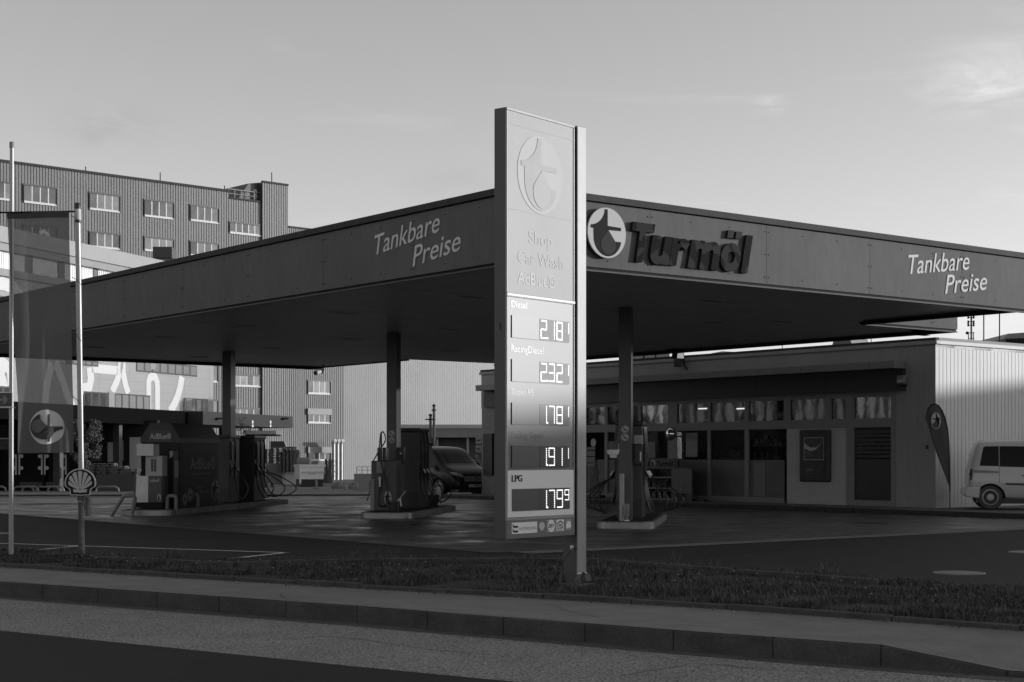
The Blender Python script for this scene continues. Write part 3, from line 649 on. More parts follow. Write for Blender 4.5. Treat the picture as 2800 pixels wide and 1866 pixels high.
# lettering on the fascias
def rtext(s, pl, pr, top, m, b=-.012, thick=.006, off=-.012, shear=.0, par=None, frm=frR):
    a0, z0 = frm.loc(*pl); a1, z1 = frm.loc(*pr); at, zt = frm.loc(*top)
    return a0, z0, a1, z1, zt
def face_text(frm, s, pl, pr, cap, m, off, shear, par, vert=False):
    a0, z0 = frm.loc(*pl); a1, z1 = frm.loc(*pr)
    o = text('lettering', s, (a0, z0), (a1, z1), cap, -.016, .006, m, par, off, shear)
    if vert:                                # from the left-fascia frame into the canopy frame
        o.rotation_euler = (0, 0, math.radians(90) * -1)
    return o
capR = (frR.z(2484, 698) - frR.z(2484, 749.5)); capL = (frL.z(1035, 642) - frL.z(1035, 697))
face_text(frR, 'Tankbare', (2482, 750), (2649, 737.5), capR, M['letter'], .002, .2, CN)
face_text(frR, 'Preise', (2583, 803.5), (2697, 792.5), capR, M['letter'], .002, .2, CN)
face_text(frL, 'Tankbare', (1026, 699), (1204, 633), capL * .97, M['letter'], .002, .2, CN, True)
face_text(frL, 'Preise', (1130, 730), (1261, 684), capL * .97, M['letter'], .002, .2, CN, True)
# sign letters standing off the fascia
peel = mat('peeling_letter', .05, .6, spec=.04); t = peel.node_tree
b = [n for n in t.nodes if n.type == 'BSDF_PRINCIPLED'][0]; c = nn(t, 'ShaderNodeTexCoord'); q = nn(t, 'ShaderNodeTexNoise'); q.inputs['Scale'].default_value = 1.25; q.inputs['Detail'].default_value = 1.5; q.inputs['Distortion'].default_value = 1.6
r = nn(t, 'ShaderNodeValToRGB'); r.color_ramp.interpolation = 'CONSTANT'; r.color_ramp.elements[0].color = (.003, .003, .003, 1); r.color_ramp.elements[1].position = .5; r.color_ramp.elements[1].color = (.026, .026, .026, 1)
t.links.new(c.outputs['Object'], q.inputs[0]); t.links.new(q.outputs['Fac'], r.inputs[0]); t.links.new(r.outputs[0], b.inputs['Base Color'])
LB = -.075
def px2(frm, pl, b): return frm.loc(pl[0], pl[1], b)
a0, z0 = frR.loc(1736.5, 714.5, LB); a1, z1 = frR.loc(2055.5, 746, LB); 
zt = frR.z(1733, 609.5, LB)
ch_w = [('T', 1728, 1792, 715, 606), ('u', 1778, 1840, 722, 642), ('r', 1829, 1887, 725, 648), ('m', 1880, 1970, 732, 653), ('o', 1971, 2026, 742, 661), ('l', 2026, 2059, 746, 641)]
for chx, xl, xr, yb, yt in ch_w:
    a_, zb = frR.loc(xl, yb, LB); b_ = frR.a(xr, LB); zt_ = frR.z(xl, yt, LB)
    vsx, fsx, bdx = text_polys(chx, .042, 4, .2)
    x0_ = min(v[0] for v in vsx); x1_ = max(v[0] for v in vsx); y0_ = min(v[1] for v in vsx); y1_ = max(v[1] for v in vsx); n = len(vsx)
    tf = [(a_ + (x - x0_) / (x1_ - x0_) * (b_ - a_), zb + (y - y0_) / (y1_ - y0_) * (zt_ - zb)) for x, y in vsx]
    mb = MB(); mb.add([(x, LB + .002, z) for x, z in tf] + [(x, LB + .055, z) for x, z in tf], list(fsx) + [tuple(i + n for i in f) for f in fsx] + [(e_[1], e_[0], e_[0] + n, e_[1] + n) for e_ in bdx])
    o = mb.build('sign_letter', M['gap'], CN); MB().add([(x, LB - .002, z) for x, z in tf], list(fsx)).build('face', peel, o); o['label'] = 'dark stand-off letter of the company name with peeling paint'  # black body paints in the shade on the letter sides
for xl, xr, yt, yb in ((1991, 2007, 629.5, 651), (2013, 2029, 633, 653)):
    MB().prism([(frR.a(xl - 2, LB), frR.z(xl, yb, LB)), (frR.a(xr - 2, LB), frR.z(xr, yb + 1, LB)), (frR.a(xr + 1, LB), frR.z(xr, yt + 1, LB)), (frR.a(xl + 1, LB), frR.z(xl, yt, LB))], LB, LB + .055, 'y').build('umlaut_dot', mat('umlaut_paint', .03, .6, spec=.05), CN)
lx, lz = frR.loc(1662, 637, LB - .05); rr = (frR.z(1662, 568.5, LB) - frR.z(1662, 706, LB)) / 2; rrx = (frR.a(1714, LB) - frR.a(1610, LB)) / 2
em = emblem('round_emblem', CN, lx, lz, rr, LB - .03, .03, mat('emblem_face', .45, .5, spec=.15), mat('emblem_letter', .018, .6, spec=.05), mat('emblem_drop', .045, .6, spec=.05), rx=rrx)
MB().prism([(lx + x * rrx * .985, lz + z * rr * .985) for x, z in C_N], LB + .0, LB + .15, 'y').build('emblem_box', M['black'], em)
# hanging camera lamp at the far corner of the canopy
def lamp(px, py, d, zt, lab):
    c = P(px, py, d); t = thing('security_camera', lab, 'security camera', c)
    MB().tube([(0.08, 0, zt - c.z), (0.08, 0, .02), (.02, 0, -.05)], .025).build('bracket', M['black'], t)
    MB().tube([(.05, .1, .05), (-.16, -.12, -.03)], [.08, .075], 12).build('housing', M['white'], t); MB().tube([(-.15, -.11, -.027), (-.2, -.16, -.045)], [.078, .07], 12).build('hood', M['black'], t)
lamp(878, 1018, 54.5, ZS, 'white camera hanging from the far corner of the canopy')
c_ = P(1853, 985, 49.8); t_ = thing('spotlight', 'black spotlight hanging below the canopy in front of the shop wall', 'spotlight', c_)
MB().box(-.12, .12, -.1, .1, -.22, .12).build('housing', M['black'], t_, bevel=.01); MB().tube([(.15, 0, .6), (.2, 0, -.15), (.28, -.1, -.28)], .03).build('arm', M['black'], t_)

# ------------------------------------------------------------------ pump islands
def island(name, c, w_, l_, label):
    t = thing(name, label, 'pump island', (c.x, c.y, 0), WA, 'raised concrete pump islands'); r = .28
    pts = []
    for cx_, cy_, a0 in ((w_ / 2 - r, r, -90), (w_ / 2 - r, l_ - r, 0), (-w_ / 2 + r, l_ - r, 90), (-w_ / 2 + r, r, 180)):
        pts += [(cx_ + r * math.cos(math.radians(a0 + 15 * i)), cy_ + r * math.sin(math.radians(a0 + 15 * i))) for i in range(7)]
    MB().prism(pts, -.02, .15, 'z').build('kerb', M['island'], t, bevel=.02)
    ins = [(x * .86, .1 + y * (l_ - .2) / l_) for x, y in pts]; MB().prism(ins, .150, .156, 'z').build('top', M['asph_dark'], t)
    if w_ > 0: MB().prism([(x * 1.006, -.002 + y * 1.001) for x, y in pts if y < .5 and x < w_ / 2], .0, .13, 'z').build('steel_edge', M['steel'], t)
    return t
def hose(t, pts, r=.018): 
    P_ = [Vector(p) for p in pts]; o = []
    for i in range(len(P_) - 1):
        p0 = P_[max(0, i - 1)]; p1 = P_[i]; p2 = P_[i + 1]; p3 = P_[min(len(P_) - 1, i + 2)]
        for k in range(6):
            s = k / 6; o.append(.5 * ((2 * p1) + (p2 - p0) * s + (2 * p0 - 5 * p1 + 4 * p2 - p3) * s * s + (3 * p1 - p0 - 3 * p2 + p3) * s**3))
    o.append(P_[-1]); return MB().tube(o, r, 6).build('hose', M['rubber'], t, smooth=True)
def dispenser(loc, label, H=2.27, W=.5, Ln=1.1, n=3, sides=(1,), front_logo=True, m=None, hs=1.0):
    t = thing('fuel_dispenser', label, 'fuel dispenser', (loc.x, loc.y, .156), WA, 'fuel dispensers on the pump islands')
    b = MB().box(-W / 2, W / 2, 0, Ln, .0, H - .1).build('body', m or M['dgrey'], t, bevel=.015)
    MB().box(-W / 2 - .03, W / 2 + .03, -.03, Ln + .03, H - .1, H).build('top_cap', M['black'], t, bevel=.02)
    MB().box(-W / 2 + .02, W / 2 - .02, -.008, -.0005, .02, .42).build('front_cover', mat('cover_dark', .035, .5), t)
    for s in sides:
        x = s * W / 2
        pn = MB().box(min(x, x + s * .03), max(x, x + s * .03), .1, Ln - .1, 1.25, 1.8).build('display', M['disp'], t)
        MB().box(min(x + s * .031, x + s * .034), max(x + s * .031, x + s * .034), .2, Ln - .2, 1.45, 1.7).build('readout', M['dgrey'], pn)
        MB().box(min(x, x + s * .02), max(x, x + s * .02), .05, Ln - .05, .75, 1.15).build('holster_panel', M['black'], t)
        for i in range(n):
            y = .15 + (Ln - .3) * i / max(1, n - 1) if n > 1 else .4
            nz_ = MB().tube([(x + s * .05, y, 1.02), (x + s * .10, y, 1.0), (x + s * .14, y - .02, .88)], [.022, .03, .02], 8).build('nozzle', M['black'], t, smooth=True)
            MB().tube([(x + s * .09, y - .01, 1.03), (x + s * .15, y - .02, .93)], .024, 8).build('guard', M['white'], nz_, smooth=True)
            sw = (.30 + .12 * i) * hs
            hose(t, [(x + s * .02, y, H - .12), (x + s * .05, y, 1.5), (x + s * .04, y - .02, .7), (x + s * (.08 + sw * .2), y - .08, .22), (x + s * (sw * .75), y - .1, .12 + .02 * i), (x + s * (sw * 1.05), y - .1, .40), (x + s * (.12 + sw * .45), y - .05, .72), (x + s * .14, y - .02, .88)])
    return t
# right island (C)
cC = G(1708, 1447); island('pump_island', cC, 1.22, 5.2, 'pump island nearest the price sign, around the front right column')
dC = Vector((ray(1721) * 34.5, 34.5)); D1 = dispenser(dC, 'tall dispenser behind the front right column with looping black hoses', H=2.13, W=.56, n=4, sides=(1, -1), hs=1.25)
o = MB().tube([(0, 0, 0), (0, 0, .98)], .055, 14); q = G(1705.5, 1427, .156)
bt = thing('bollard', 'pale round bollard in front of the front right column', 'bollard', (ray(1700) * 33.2, 33.2, .15)); o.build('tube', M['steel'], bt, smooth=True); MB().lathe((0, 0, .98), [(.055, 0), (.045, .02), (.01, .03)], 14).build('cap', M['mgrey'], bt)
bt = thing('dispenser_bottle', 'small upturned bottle beside the pale bollard', 'bottle', (ray(1714) * 33.1, 33.1, .156)); MB().lathe((0, 0, .02), [(.03, 0), (.03, .06), (.055, .1), (.055, .32), (.04, .34)], 12).build('body', M['mgrey'], bt, smooth=True); MB().lathe((0, 0, 0), [(.06, 0), (.05, .02)], 12).build('foot', M['white'], bt)
# water / paper dispenser on the left of the column
wd = thing('towel_dispenser', 'white paper towel and bucket holder on the left of the front right column', 'towel dispenser', (ray(1678) * 33.7, 33.7, 0), WA)
def zpx(py, d): return CH + (HZ - py) * d / F
MB().lathe((0, 0, zpx(1243, 33.7)), [(.13, 0), (.15, .1), (.15, .1)], 16).build('tray', M['white'], wd, smooth=True)
MB().lathe((0, 0, zpx(1250, 33.7)), [(.08, -.02), (.1, .06)], 16).build('funnel', M['white'], wd, smooth=True)
MB().lathe((0, 0, zpx(1232, 33.7)), [(.12, .0), (.125, .19), (.11, .2)], 16).build('bin', mat('dark_bin', .06, .3), wd, smooth=True)
MB().prism([(.05, zpx(1236, 33.7)), (.16, zpx(1236, 33.7)), (.16, zpx(1206, 33.7)), (.13, zpx(1206, 33.7))], -.06, .06, 'y').build('arm', M['white'], wd)
fe = thing('fire_extinguisher_box', 'black wall box with white label hanging right of the front column', 'extinguisher box', (ray(1744) * 33.8, 33.8, 0), WA)
MB().box(-.09, .09, 0, .2, zpx(1272, 33.8), zpx(1214, 33.8)).build('case', M['black'], fe, bevel=.02); MB().box(.045, .075, -.006, -.001, zpx(1262, 33.8), zpx(1236, 33.8)).build('label', M['white'], fe)
MB().box(-.10, .10, .22, .24, zpx(1216, 33.8), zpx(1190, 33.8)).build('notice', M['lgrey'], fe)
# middle island (B)
cB = G(1080, 1419); island('pump_island', Vector((ray(1052) * 38.3, 38.3)), 1.3, 6.1, 'middle pump island around the middle column')
dB_ = Vector((ray(1118) * 41.4, 41.4)); dispenser(dB_, 'tall dark dispenser right of the middle column', H=2.1, W=.55, Ln=1.15, n=3, sides=(1,), hs=1.2)
dispenser(Vector((ray(1158) * 44.0, 44.0)), 'narrow grey dispenser farthest back on the middle island', H=1.75, W=.30, Ln=.5, n=1, sides=(), m=M['mgrey'])
lg = thing('gas_dispenser', 'low grey gas dispenser left of the middle column with a tall hose arm', 'gas dispenser', (ray(1048) * 39.3, 39.3, .156), WA)
MB().box(-.31, .34, 0, .5, 0, 1.25).build('body', M['dgrey'], lg, bevel=.02); MB().box(-.33, -.22, -.02, .3, 0, .8).build('side_post', M['mgrey'], lg, bevel=.02)
MB().box(-.17, .02, -.012, -.001, .95, 1.22).build('notice', M['mgrey'], lg); MB().box(-.12, -.02, -.02, -.001, .45, .9).build('holster', M['black'], lg)
MB().box(-.18, .05, .1, .4, 1.25, 1.58).build('display_box', M['dgrey'], lg, bevel=.02)
MB().tube([(-.05, .05, 1.2), (-.06, .05, 1.95)], .025).build('mast', M['black'], lg)
hose(lg, [(-.25, 0, 1.25), (-.1, -.03, 1.5), (.06, -.03, 1.75), (.02, -.03, 1.95), (-.06, -.03, 1.9), (-.08, -.03, 1.4), (.05, -.05, .8), (.14, -.06, .35), (.05, -.08, .12), (-.12, -.06, .2), (-.08, -.04, .7)])
MB().tube([(-.08, -.04, .85), (-.07, -.06, .6)], [.03, .02]).build('nozzle', M['white'], lg)
hose(lg, [(-.33, -.02, .75), (-.36, -.03, .45), (-.42, -.04, .25), (-.38, -.04, .3), (-.33, -.02, .5)], .008)
emblem('emblem', lg, .12, .32, .19, -.006, .004, M['lgrey'], M['gap'], M['dgrey'], rx=.09)
pc = thing('payment_box', 'small black intercom box on the side of the middle column', 'intercom', (ray(1096) * 40.2, 40.2, 0), WA)
MB().box(-.09, .09, 0, .15, zpx(1268, 40.2), zpx(1224, 40.2)).build('case', M['black'], pc, bevel=.015); MB().prism([(.0 + .03 * x, zpx(1240, 40.2) + .03 * z) for x, z in C_N[::4]], -.006, -.001, 'y').build('button', M['lgrey'], pc)
bk = thing('bucket', 'black window-washing bucket with a squeegee at the middle island', 'bucket', (ray(1079) * 39.1, 39.1, .156), WA)
MB().lathe((0, 0, 0), [(.13, 0), (.15, .24), (.14, .24), (.12, .02)], 16).build('pail', M['black'], bk, smooth=True); MB().tube([(.05, 0, .2), (.28, 0, .5)], .012).build('handle', M['lgrey'], bk); MB().tube([(.08, 0, .28), (.14, 0, .3), (.16, 0, .12)], .02).build('wiper', M['white'], bk)
rl = thing('barrier_post', 'thin pale barrier post with a side arm at the rear end of the middle island', 'post', (ray(1204) * 43.4, 43.4, .15), WA)
MB().tube([(0, 0, 0), (0, 0, .6)], .03).build('tube', M['steel'], rl); MB().tube([(-.28, 0, .56), (0, 0, .56)], .02).build('arm', M['steel'], rl)
bn = thing('waste_bin', 'small dark open bin beside the thin barrier post', 'bin', (ray(1185) * 43.6, 43.6, .15), WA)
MB().lathe((0, 0, 0), [(.12, 0), (.17, .3), (.15, .3), (.1, .03)], 14).build('pail', M['black'], bn, smooth=True)
# left island (A) with the kiosk
island('pump_island', Vector((ray(392) * 40.2, 40.2)), 1.42, 10.6, 'long left pump island carrying the kiosk')
def guard(px, py, d, w_, h_, tilt=0, lab=''):
    c = Vector((ray(px) * d, d, 0)); t = thing('hoop_guard', lab, 'hoop guard', c, WA, 'steel hoop guards along the left island'); x = w_ / 2; r = .05
    MB().tube([(-x - tilt, 0, 0), (-x, 0, h_ - .07), (-x + .02, 0, h_ - .02), (-x + .08, 0, h_), (x - .08, 0, h_), (x - .02, 0, h_ - .02), (x, 0, h_ - .07), (x - tilt * .3, 0, 0)], r, 10).build('hoop', mat('guard_paint', .16, .45, n_amt=.3, n_scale=12), t, smooth=True)
guard(352, 0, 40.0, .34, .52, .30, 'leaning hoop guard at the left end of the kiosk island')
guard(470, 0, 40.6, .24, .50, .02, 'hoop guard in front of the kiosk door')
guard(529, 0, 42.5, .24, .50, .02, 'hoop guard beside the painted daisies of the kiosk')
guard(584, 0, 44.6, .24, .50, .02, 'hoop guard at the rear corner of the kiosk')
KD = 41.6; kx = ray(387) * KD
K = thing('kiosk', 'dark urea kiosk with chamfered roof and large lettering on its long side', 'kiosk', (kx, KD, .156), WA)
KW = 1.06; KL = 3.05; KH = 1.72
MB().box(0, KW, 0, KL, 0, KH).build('body', mat('kiosk_paint', .022, .5, spec=.2, n_amt=.1, n_scale=2), K, bevel=.01)
rp = [(-.02, KH + .001), (KW + .02, KH + .001), (KW + .02, KH + .12), (KW * .76, KH + .52), (KW * .24, KH + .52), (-.02, KH + .12)]
MB().prism(rp, -.03, KL + .03, 'y').build('roof', mat('kiosk_roof', .022, .5), K)
kb = MB().box(KW * .2, KW * .8, -.045, -.031, KH + .02, KH + .34).build('name_board', mat('kiosk_board', .03, .4), K)
text('lettering', 'AdBlue®', (KW * .24, KH + .10), (KW * .79, KH + .10), .14, -.05, 0, M['lgrey'], kb, .01)
MB().box(KW - .29, KW - .06, -.004, -.0005, .06, 1.5).build('doorway', M['gap'], K)
dr = MB().box(KW - .045, KW - .02, -.4, -.004, .02, 1.5).build('door', M['black'], K); MB().box(KW - .02, KW - .015, -.35, -.05, .8, 1.25).build('pane', M['mgrey'], dr)
MB().add([(KW - .28, -.006, 1.3), (KW - .1, -.006, 1.45), (KW - .1, -.006, 1.5), (KW - .28, -.006, 1.5)], [(0, 1, 2, 3)]).build('inner_panel', M['lgrey'], K)
MB().box(KW + .001, KW + .006, .15, KL - .15, .05, 1.68).build('side_panel', mat('kiosk_side', .018, .5, spec=.15, n_amt=.05, n_scale=2), K)
def side_text(s, y0, y1, z, cap, m, off=.01, shear=0, slope=0):
    o = text('lettering', s, (y0, z), (y1, z + slope), cap, -.010 - KW, 0, m, K, off, shear); o.rotation_euler = (0, 0, math.pi / 2); return o
M['kt'] = mat('kiosk_text', .22, .6, spec=.1)
side_text('AdBlue®', .75, 2.75, 1.02, .30, M['kt'], .02); side_text('für bessere Luft bei Tag & Nacht', .75, 2.35, .86, .07, M['kt'], .0)
side_text('Tankbare', 1.1, 2.0, .45, .11, M['kt'], -.01, .2, .05); side_text('Preise', 1.5, 2.2, .33, .11, M['kt'], -.01, .2, .04)
e_ = emblem('emblem', K, 2.75, .42, .30, -.012 - KW, .004, M['kt'], M['gap'], M['dgrey'], rx=.34); e_.rotation_euler = (0, 0, math.pi / 2)
for (yy, zz, rr_) in ((.35, .22, .17), (.75, .33, .19)):
    pts = []
    for i in range(36): pts.append((yy + rr_ * (1 if i % 3 else .55) * math.cos(i * math.pi / 18) * 1.3, zz + rr_ * (1 if i % 3 else .55) * math.sin(i * math.pi / 18)))
    o = MB().prism(pts, -.010 - KW, -.008 - KW, 'y').build('daisy', M['kt'], K); o.rotation_euler = (0, 0, math.pi / 2)
    o2 = MB().prism([(yy + .06 * x, zz + .05 * z) for x, z in C_N[::4]], -.012 - KW, -.0105 - KW, 'y').build('daisy_centre', M['gap'], o)
# urea dispenser in front of the kiosk
AD = thing('urea_dispenser', 'small dispenser with pale panels standing in front of the kiosk', 'urea dispenser', (ray(370) * 40.6, 40.6, .156), WA)
def bx(px0, px1, y0, y1, b0, b1): return (ray(px0) - ray(370)) * 40.6, (ray(px1) - ray(370)) * 40.6, b0, b1, zpx(y1, 40.6) - .156, zpx(y0, 40.6) - .156
def bxb(a, name, m, bev=.006): return MB().box(*a).build(name, m, AD, bevel=bev)
bxb(bx(365, 446, 1302, 1374, .0, .45), 'cabinet', mat('cabinet_dark', .05, .3)); bxb(bx(364, 446, 1374.5, 1389, .02, .43), 'plinth', M['gap'])
a = bx(370, 407.5, 1302, 1374, -.01, -.001); pm = mat('panel_pale', .60, .4, n_amt=.06, n_scale=5)
MB().prism([(a[0] - .0, a[4]), (a[1] - .005, a[4]), (a[1], a[5]), (a[0] + .04, a[5])], -.012, -.001, 'y').build('front_panel', pm, AD)
m1 = bxb(bx(397, 445, 1247, 1302, .05, .4), 'control_box', mat('panel_mid', .36, .4)); q_ = bx(413, 428, 1256, 1290, .044, .049)
MB().box(q_[0], (q_[0] + q_[1]) / 2 - .01, *q_[2:]).build('vent', M['dgrey'], m1); MB().box((q_[0] + q_[1]) / 2 + .01, q_[1], *q_[2:]).build('vent', M['dgrey'], m1)
bxb(bx(375.6, 424, 1214.7, 1247, -.05, .35), 'top_box', pm); bxb(bx(379, 383, 1247, 1302, .0, .04), 'support', M['lgrey']); bxb(bx(378, 397, 1247, 1302, .2, .4), 'hose_bay', M['gap'])
q_ = bx(408, 446, 1302, 1374, -.008, -.001); g_ = MB().box(q_[0] + .01, q_[1] - .02, q_[2], q_[3], q_[4], q_[5]).build('graphic_panel', M['dgrey'], AD)
text('lettering', 'AdBlue®', (q_[0] + .04, q_[5] - .16), (q_[1] - .06, q_[5] - .14), .07, -.012, 0, M['lgrey'], g_, .01)
emblem('emblem', g_, q_[1] - .07, q_[4] + .12, .09, -.012, .003, M['lgrey'], M['gap'], M['dgrey'], rx=.05)
# dispensers behind the kiosk
dispenser(Vector((ray(611) * 46.6, 46.6)), 'dispenser squeezed between kiosk and rear column', H=2.0, W=.38, Ln=.9, n=1, sides=(1,), hs=1.5)
dispenser(Vector((ray(668) * 48.2, 48.2)), 'dispenser with pale nozzles at the far end of the left island', H=2.0, W=.62, Ln=1.1, n=3, sides=(1,), hs=1.9)
# ------------------------------------------------------------------ shop
S0 = Vector((11.37, 42.3)); ZB0 = .13
fs_ = Fr(S0.x, S0.y, -U.x, -U.y)          # front face: local x towards the street corner (0 at the corner, negative away), y into the shop
SP = fs_.thing('station_shop', 'long flat-roofed station shop with a glazed front and pale ribbed side wall', 'shop')
ZR = fs_.z(2557.5, 929); AL = fs_.a(1316); DP = 13.0
M['wallf'] = mat('shop_wall_panels', .27, .5, n_amt=.06, n_scale=1.2, n2_amt=.05, n2_scale=12, stretch=(1, 1, .3))
M['walls'] = mat('shop_side_sheet', .55, .5, spec=.25, n_amt=.05, n_scale=1.2, n2_amt=.03, n2_scale=16, stretch=(1, 1, .3))
M['sframe'] = mat('window_frames', .20, .45, n_amt=.08, n_scale=4)
M['glass2'] = mat('shop_glass', .01, .03, spec=.9, bump=.07, b_scale=1.0)
gm = M['glass2']; t = gm.node_tree; pb_ = [n for n in t.nodes if n.type == 'BSDF_PRINCIPLED'][0]; om = [n for n in t.nodes if n.type == 'OUTPUT_MATERIAL'][0]
lw_ = nn(t, 'ShaderNodeLayerWeight'); lw_.inputs[0].default_value = .35; mr_ = nn(t, 'ShaderNodeMapRange'); mr_.inputs[3].default_value = .30; mr_.inputs[4].default_value = 1; tr_ = nn(t, 'ShaderNodeBsdfTransparent'); tr_.inputs[0].default_value = (.7, .7, .7, 1); ms_ = nn(t, 'ShaderNodeMixShader')
t.links.new(lw_.outputs['Fresnel'], mr_.inputs[0]); t.links.new(mr_.outputs[0], ms_.inputs[0]); t.links.new(tr_.outputs[0], ms_.inputs[1]); t.links.new(pb_.outputs[0], ms_.inputs[2]); t.links.new(ms_.outputs[0], om.inputs[0]); pb_.inputs['Specular IOR Level'].default_value = 2.2
M['frost'] = mat('frosted_foil', .09, .4, n_amt=.25, n_scale=1.4)
# pavement around the shop (v from 17.6)
pv = [uv(27.5, 17.65), uv(-22, 17.65), uv(-22, 40), uv(27.5, 40)]
sheet('pavement', pv, mat('pavement_paving', .10, .8, n_amt=.2, n_scale=2, n2_amt=.25, n2_scale=30), z=ZB0)
mb = MB(); n = 50
for i in range(n):
    a = uv(27.5 - 49.5 * i / n, 17.65); b = uv(27.5 - 49.5 * (i + .985) / n, 17.65); o_ = V * -.12
    q = [a, b, b + Vector((o_.x, o_.y, 0)), a + Vector((o_.x, o_.y, 0))]
    mb.add([(p.x, p.y, -.05) for p in q] + [(p.x, p.y, ZB0 + .003) for p in q], [(0, 3, 2, 1), (4, 5, 6, 7), (0, 1, 5, 4), (1, 2, 6, 5), (2, 3, 7, 6), (3, 0, 4, 7)])
tag(mb.build('pavement_kerb', mat('dark_kerb', .035, .8, n_amt=.3, n_scale=4), bevel=.01), kind='structure')
# main body pieces
aW = fs_.a(2449); z_up = fs_.z(2440, 1084); z_ul = fs_.z(2440, 1143); z_lt = fs_.z(2440, 1168); aG = fs_.a(1600)
aPW0 = fs_.a(2151); aPW1 = fs_.a(2322)
prof4 = ((0, 0), (.80, 0), (.84, 1), (.96, 1))
mb = MB(); corr(mb, aW, 0.0, ZB0, ZR - .12, 0, .22, .008, prof4); mb.build('wall', M['wallf'], SP)
mb = MB(); mb.box(AL, aW, .0, .06, z_up + .12, ZR - .1); mb.build('wall', M['wallf'], SP)
mb = MB(); corr(mb, aPW0, aPW1, ZB0, z_lt + .02, .01, .45, .006, prof4); mb.build('wall', mat('poster_wall', .40, .5, n_amt=.06, n_scale=1.5), SP)
bodyo = MB().box(AL + .02, -.02, .35, DP, ZB0, ZR - .15)
bodyo = MB(); bodyo.box(AL, -.05, 4.5, DP, 0, ZR - .15); bodyo.build('inner_core', M['black'], SP)
MB().box(AL, 0, .02, DP, ZR - .2, ZR - .1).build('roof', M['dgrey'], SP)
MB().box(AL, -.06, .12, 4.5, ZB0 - .1, ZB0 + .02).build('shop_floor', M['mgrey'], SP)
# side wall (facing the street)
sw = MB(); corr(sw, 0.0, DP + 9, ZB0, ZR - .12, 0, .165, .014, ((0, 0), (.88, 0), (.93, 1), (.97, 1)))
swo = sw.build('side_wall', M['walls'], SP); swo.rotation_euler = (0, 0, math.pi / 2)
ew = MB().box(AL, AL + .06, .02, DP, 0, ZR - .12).build('end_wall', M['wallf'], SP)
# coping
MB().box(AL - .06, .07, -.05, .12, ZR - .12, ZR - .02).build('coping', M['wallf'], SP, bevel=.01)
c2 = MB().box(-.03, .06, .121, DP + 9, ZR - .12, ZR - .022).build('coping', M['walls'], SP, bevel=.006)
MB().box(AL - .04, .02, -.02, .1, ZR - .018, ZR + .06).build('roof_edge', M['trim'], SP); MB().box(-.06, .03, .101, DP + 9, ZR - .018, ZR + .06).build('roof_edge', mat('roof_edge_pale', .3, .6, spec=.15), SP)
# light ledge and dark sign band
zl0 = fs_.z(2445, 1006.4, -.5); zl1 = fs_.z(2445, 985.7, -.5); aL1 = fs_.a(2445, -.5); x = fs_.a(1500)
seg = [AL + .3] + [fs_.a(q, -.5) for q in (1859, 2017, 2189, 2376)] + [aL1]
for a, b in zip(seg[:-1], seg[1:]): MB().box(a + .006, b - .006, -.5, -.0, zl0, zl1).build('ledge', mat('ledge_sheet', .21, .45, n_amt=.06, n_scale=3), SP, bevel=.006)
zb1 = fs_.z(2445, 1069.5, -.12)
for i in range(7):
    a = AL + .3 + (aL1 - AL - .3) * i / 7; b = AL + .3 + (aL1 - AL - .3) * (i + 1) / 7
    MB().box(a + .004, b - .004, -.12, -.003, zb1, zl0 - .004).build('sign_band', mat('band_dark', .035, .4), SP)
# glazing: frames grid. px columns of panes (upper and lower row)
cols_u = [(1420, 1480), (1490, 1545), (1602, 1654), (1662, 1745), (1753, 1827), (1852, 1935), (1943, 2037), (2048, 2144), (2162, 2255), (2274, 2315), (2336, 2437)]
rt = fs_.loc
zu0, zu1 = z_ul, z_up
fr2 = MB(); prev = AL + .1
edges = []
for (p0, p1) in cols_u: edges.append((fs_.a(p0), fs_.a(p1)))
xs_ = [AL + .1] + [q for e_ in edges for q in e_] + [aW]
# uprights between panes
for i in range(0, len(xs_), 2):
    fr2.box(xs_[i], xs_[i + 1], -.02, .05, ZB0 if (xs_[i + 1] <= fs_.a(2152) + .05 or xs_[i] > aPW1 - .2) else z_lt, z_up + .12)
for (a, b) in edges:
    fr2.box(a, b, -.018, .05, z_up + .0, z_up + .118); fr2.box(a, b, -.018, .05, z_lt + .0, z_ul)
    if not (aPW0 < (a + b) / 2 < aPW1): fr2.box(a, b, -.018, .05, ZB0, ZB0 + .16)
fr2.build('window_frame', M['sframe'], SP, bevel=.004)
zf_ = CH + (HZ - 1258) * fs_.w(fs_.a(1990)).y / F
for k, (a, b) in enumerate(edges):
    MB().add([(a - .01, .03, z_ul - .01), (b + .01, .03, z_ul - .01), (b + .01, .03, z_up + .01), (a - .01, .03, z_up + .01)], [(0, 1, 2, 3)]).build('window_pane', M['glass2'], SP)
    if aPW0 < (a + b) / 2 < aPW1: continue
    last = k == len(edges) - 1
    low = MB().add([(a - .01, .03, ZB0 + .15), (b + .01, .03, ZB0 + .15), (b + .01, .03, z_lt), (a - .01, .03, z_lt)], [(0, 1, 2, 3)]).build('window_pane', M['glass2'], SP)
    if last:
        MB().box(a, b, .02, .026, ZB0 + .17, fs_.z(2380, 1256)).build('door_foil', mat('door_foil_dark', .028, .35), low)
        for j in range(7):
            z = fs_.z(2380, 1256) + .035 + j * .115; MB().box(a, b, .02, .026, z, z + .085).build('foil_stripe', mat('door_foil_dark', .028, .35), low)
    else: MB().box(a, b, .022, .026, ZB0 + .16, zf_).build('frosted_foil', M['frost'], low)
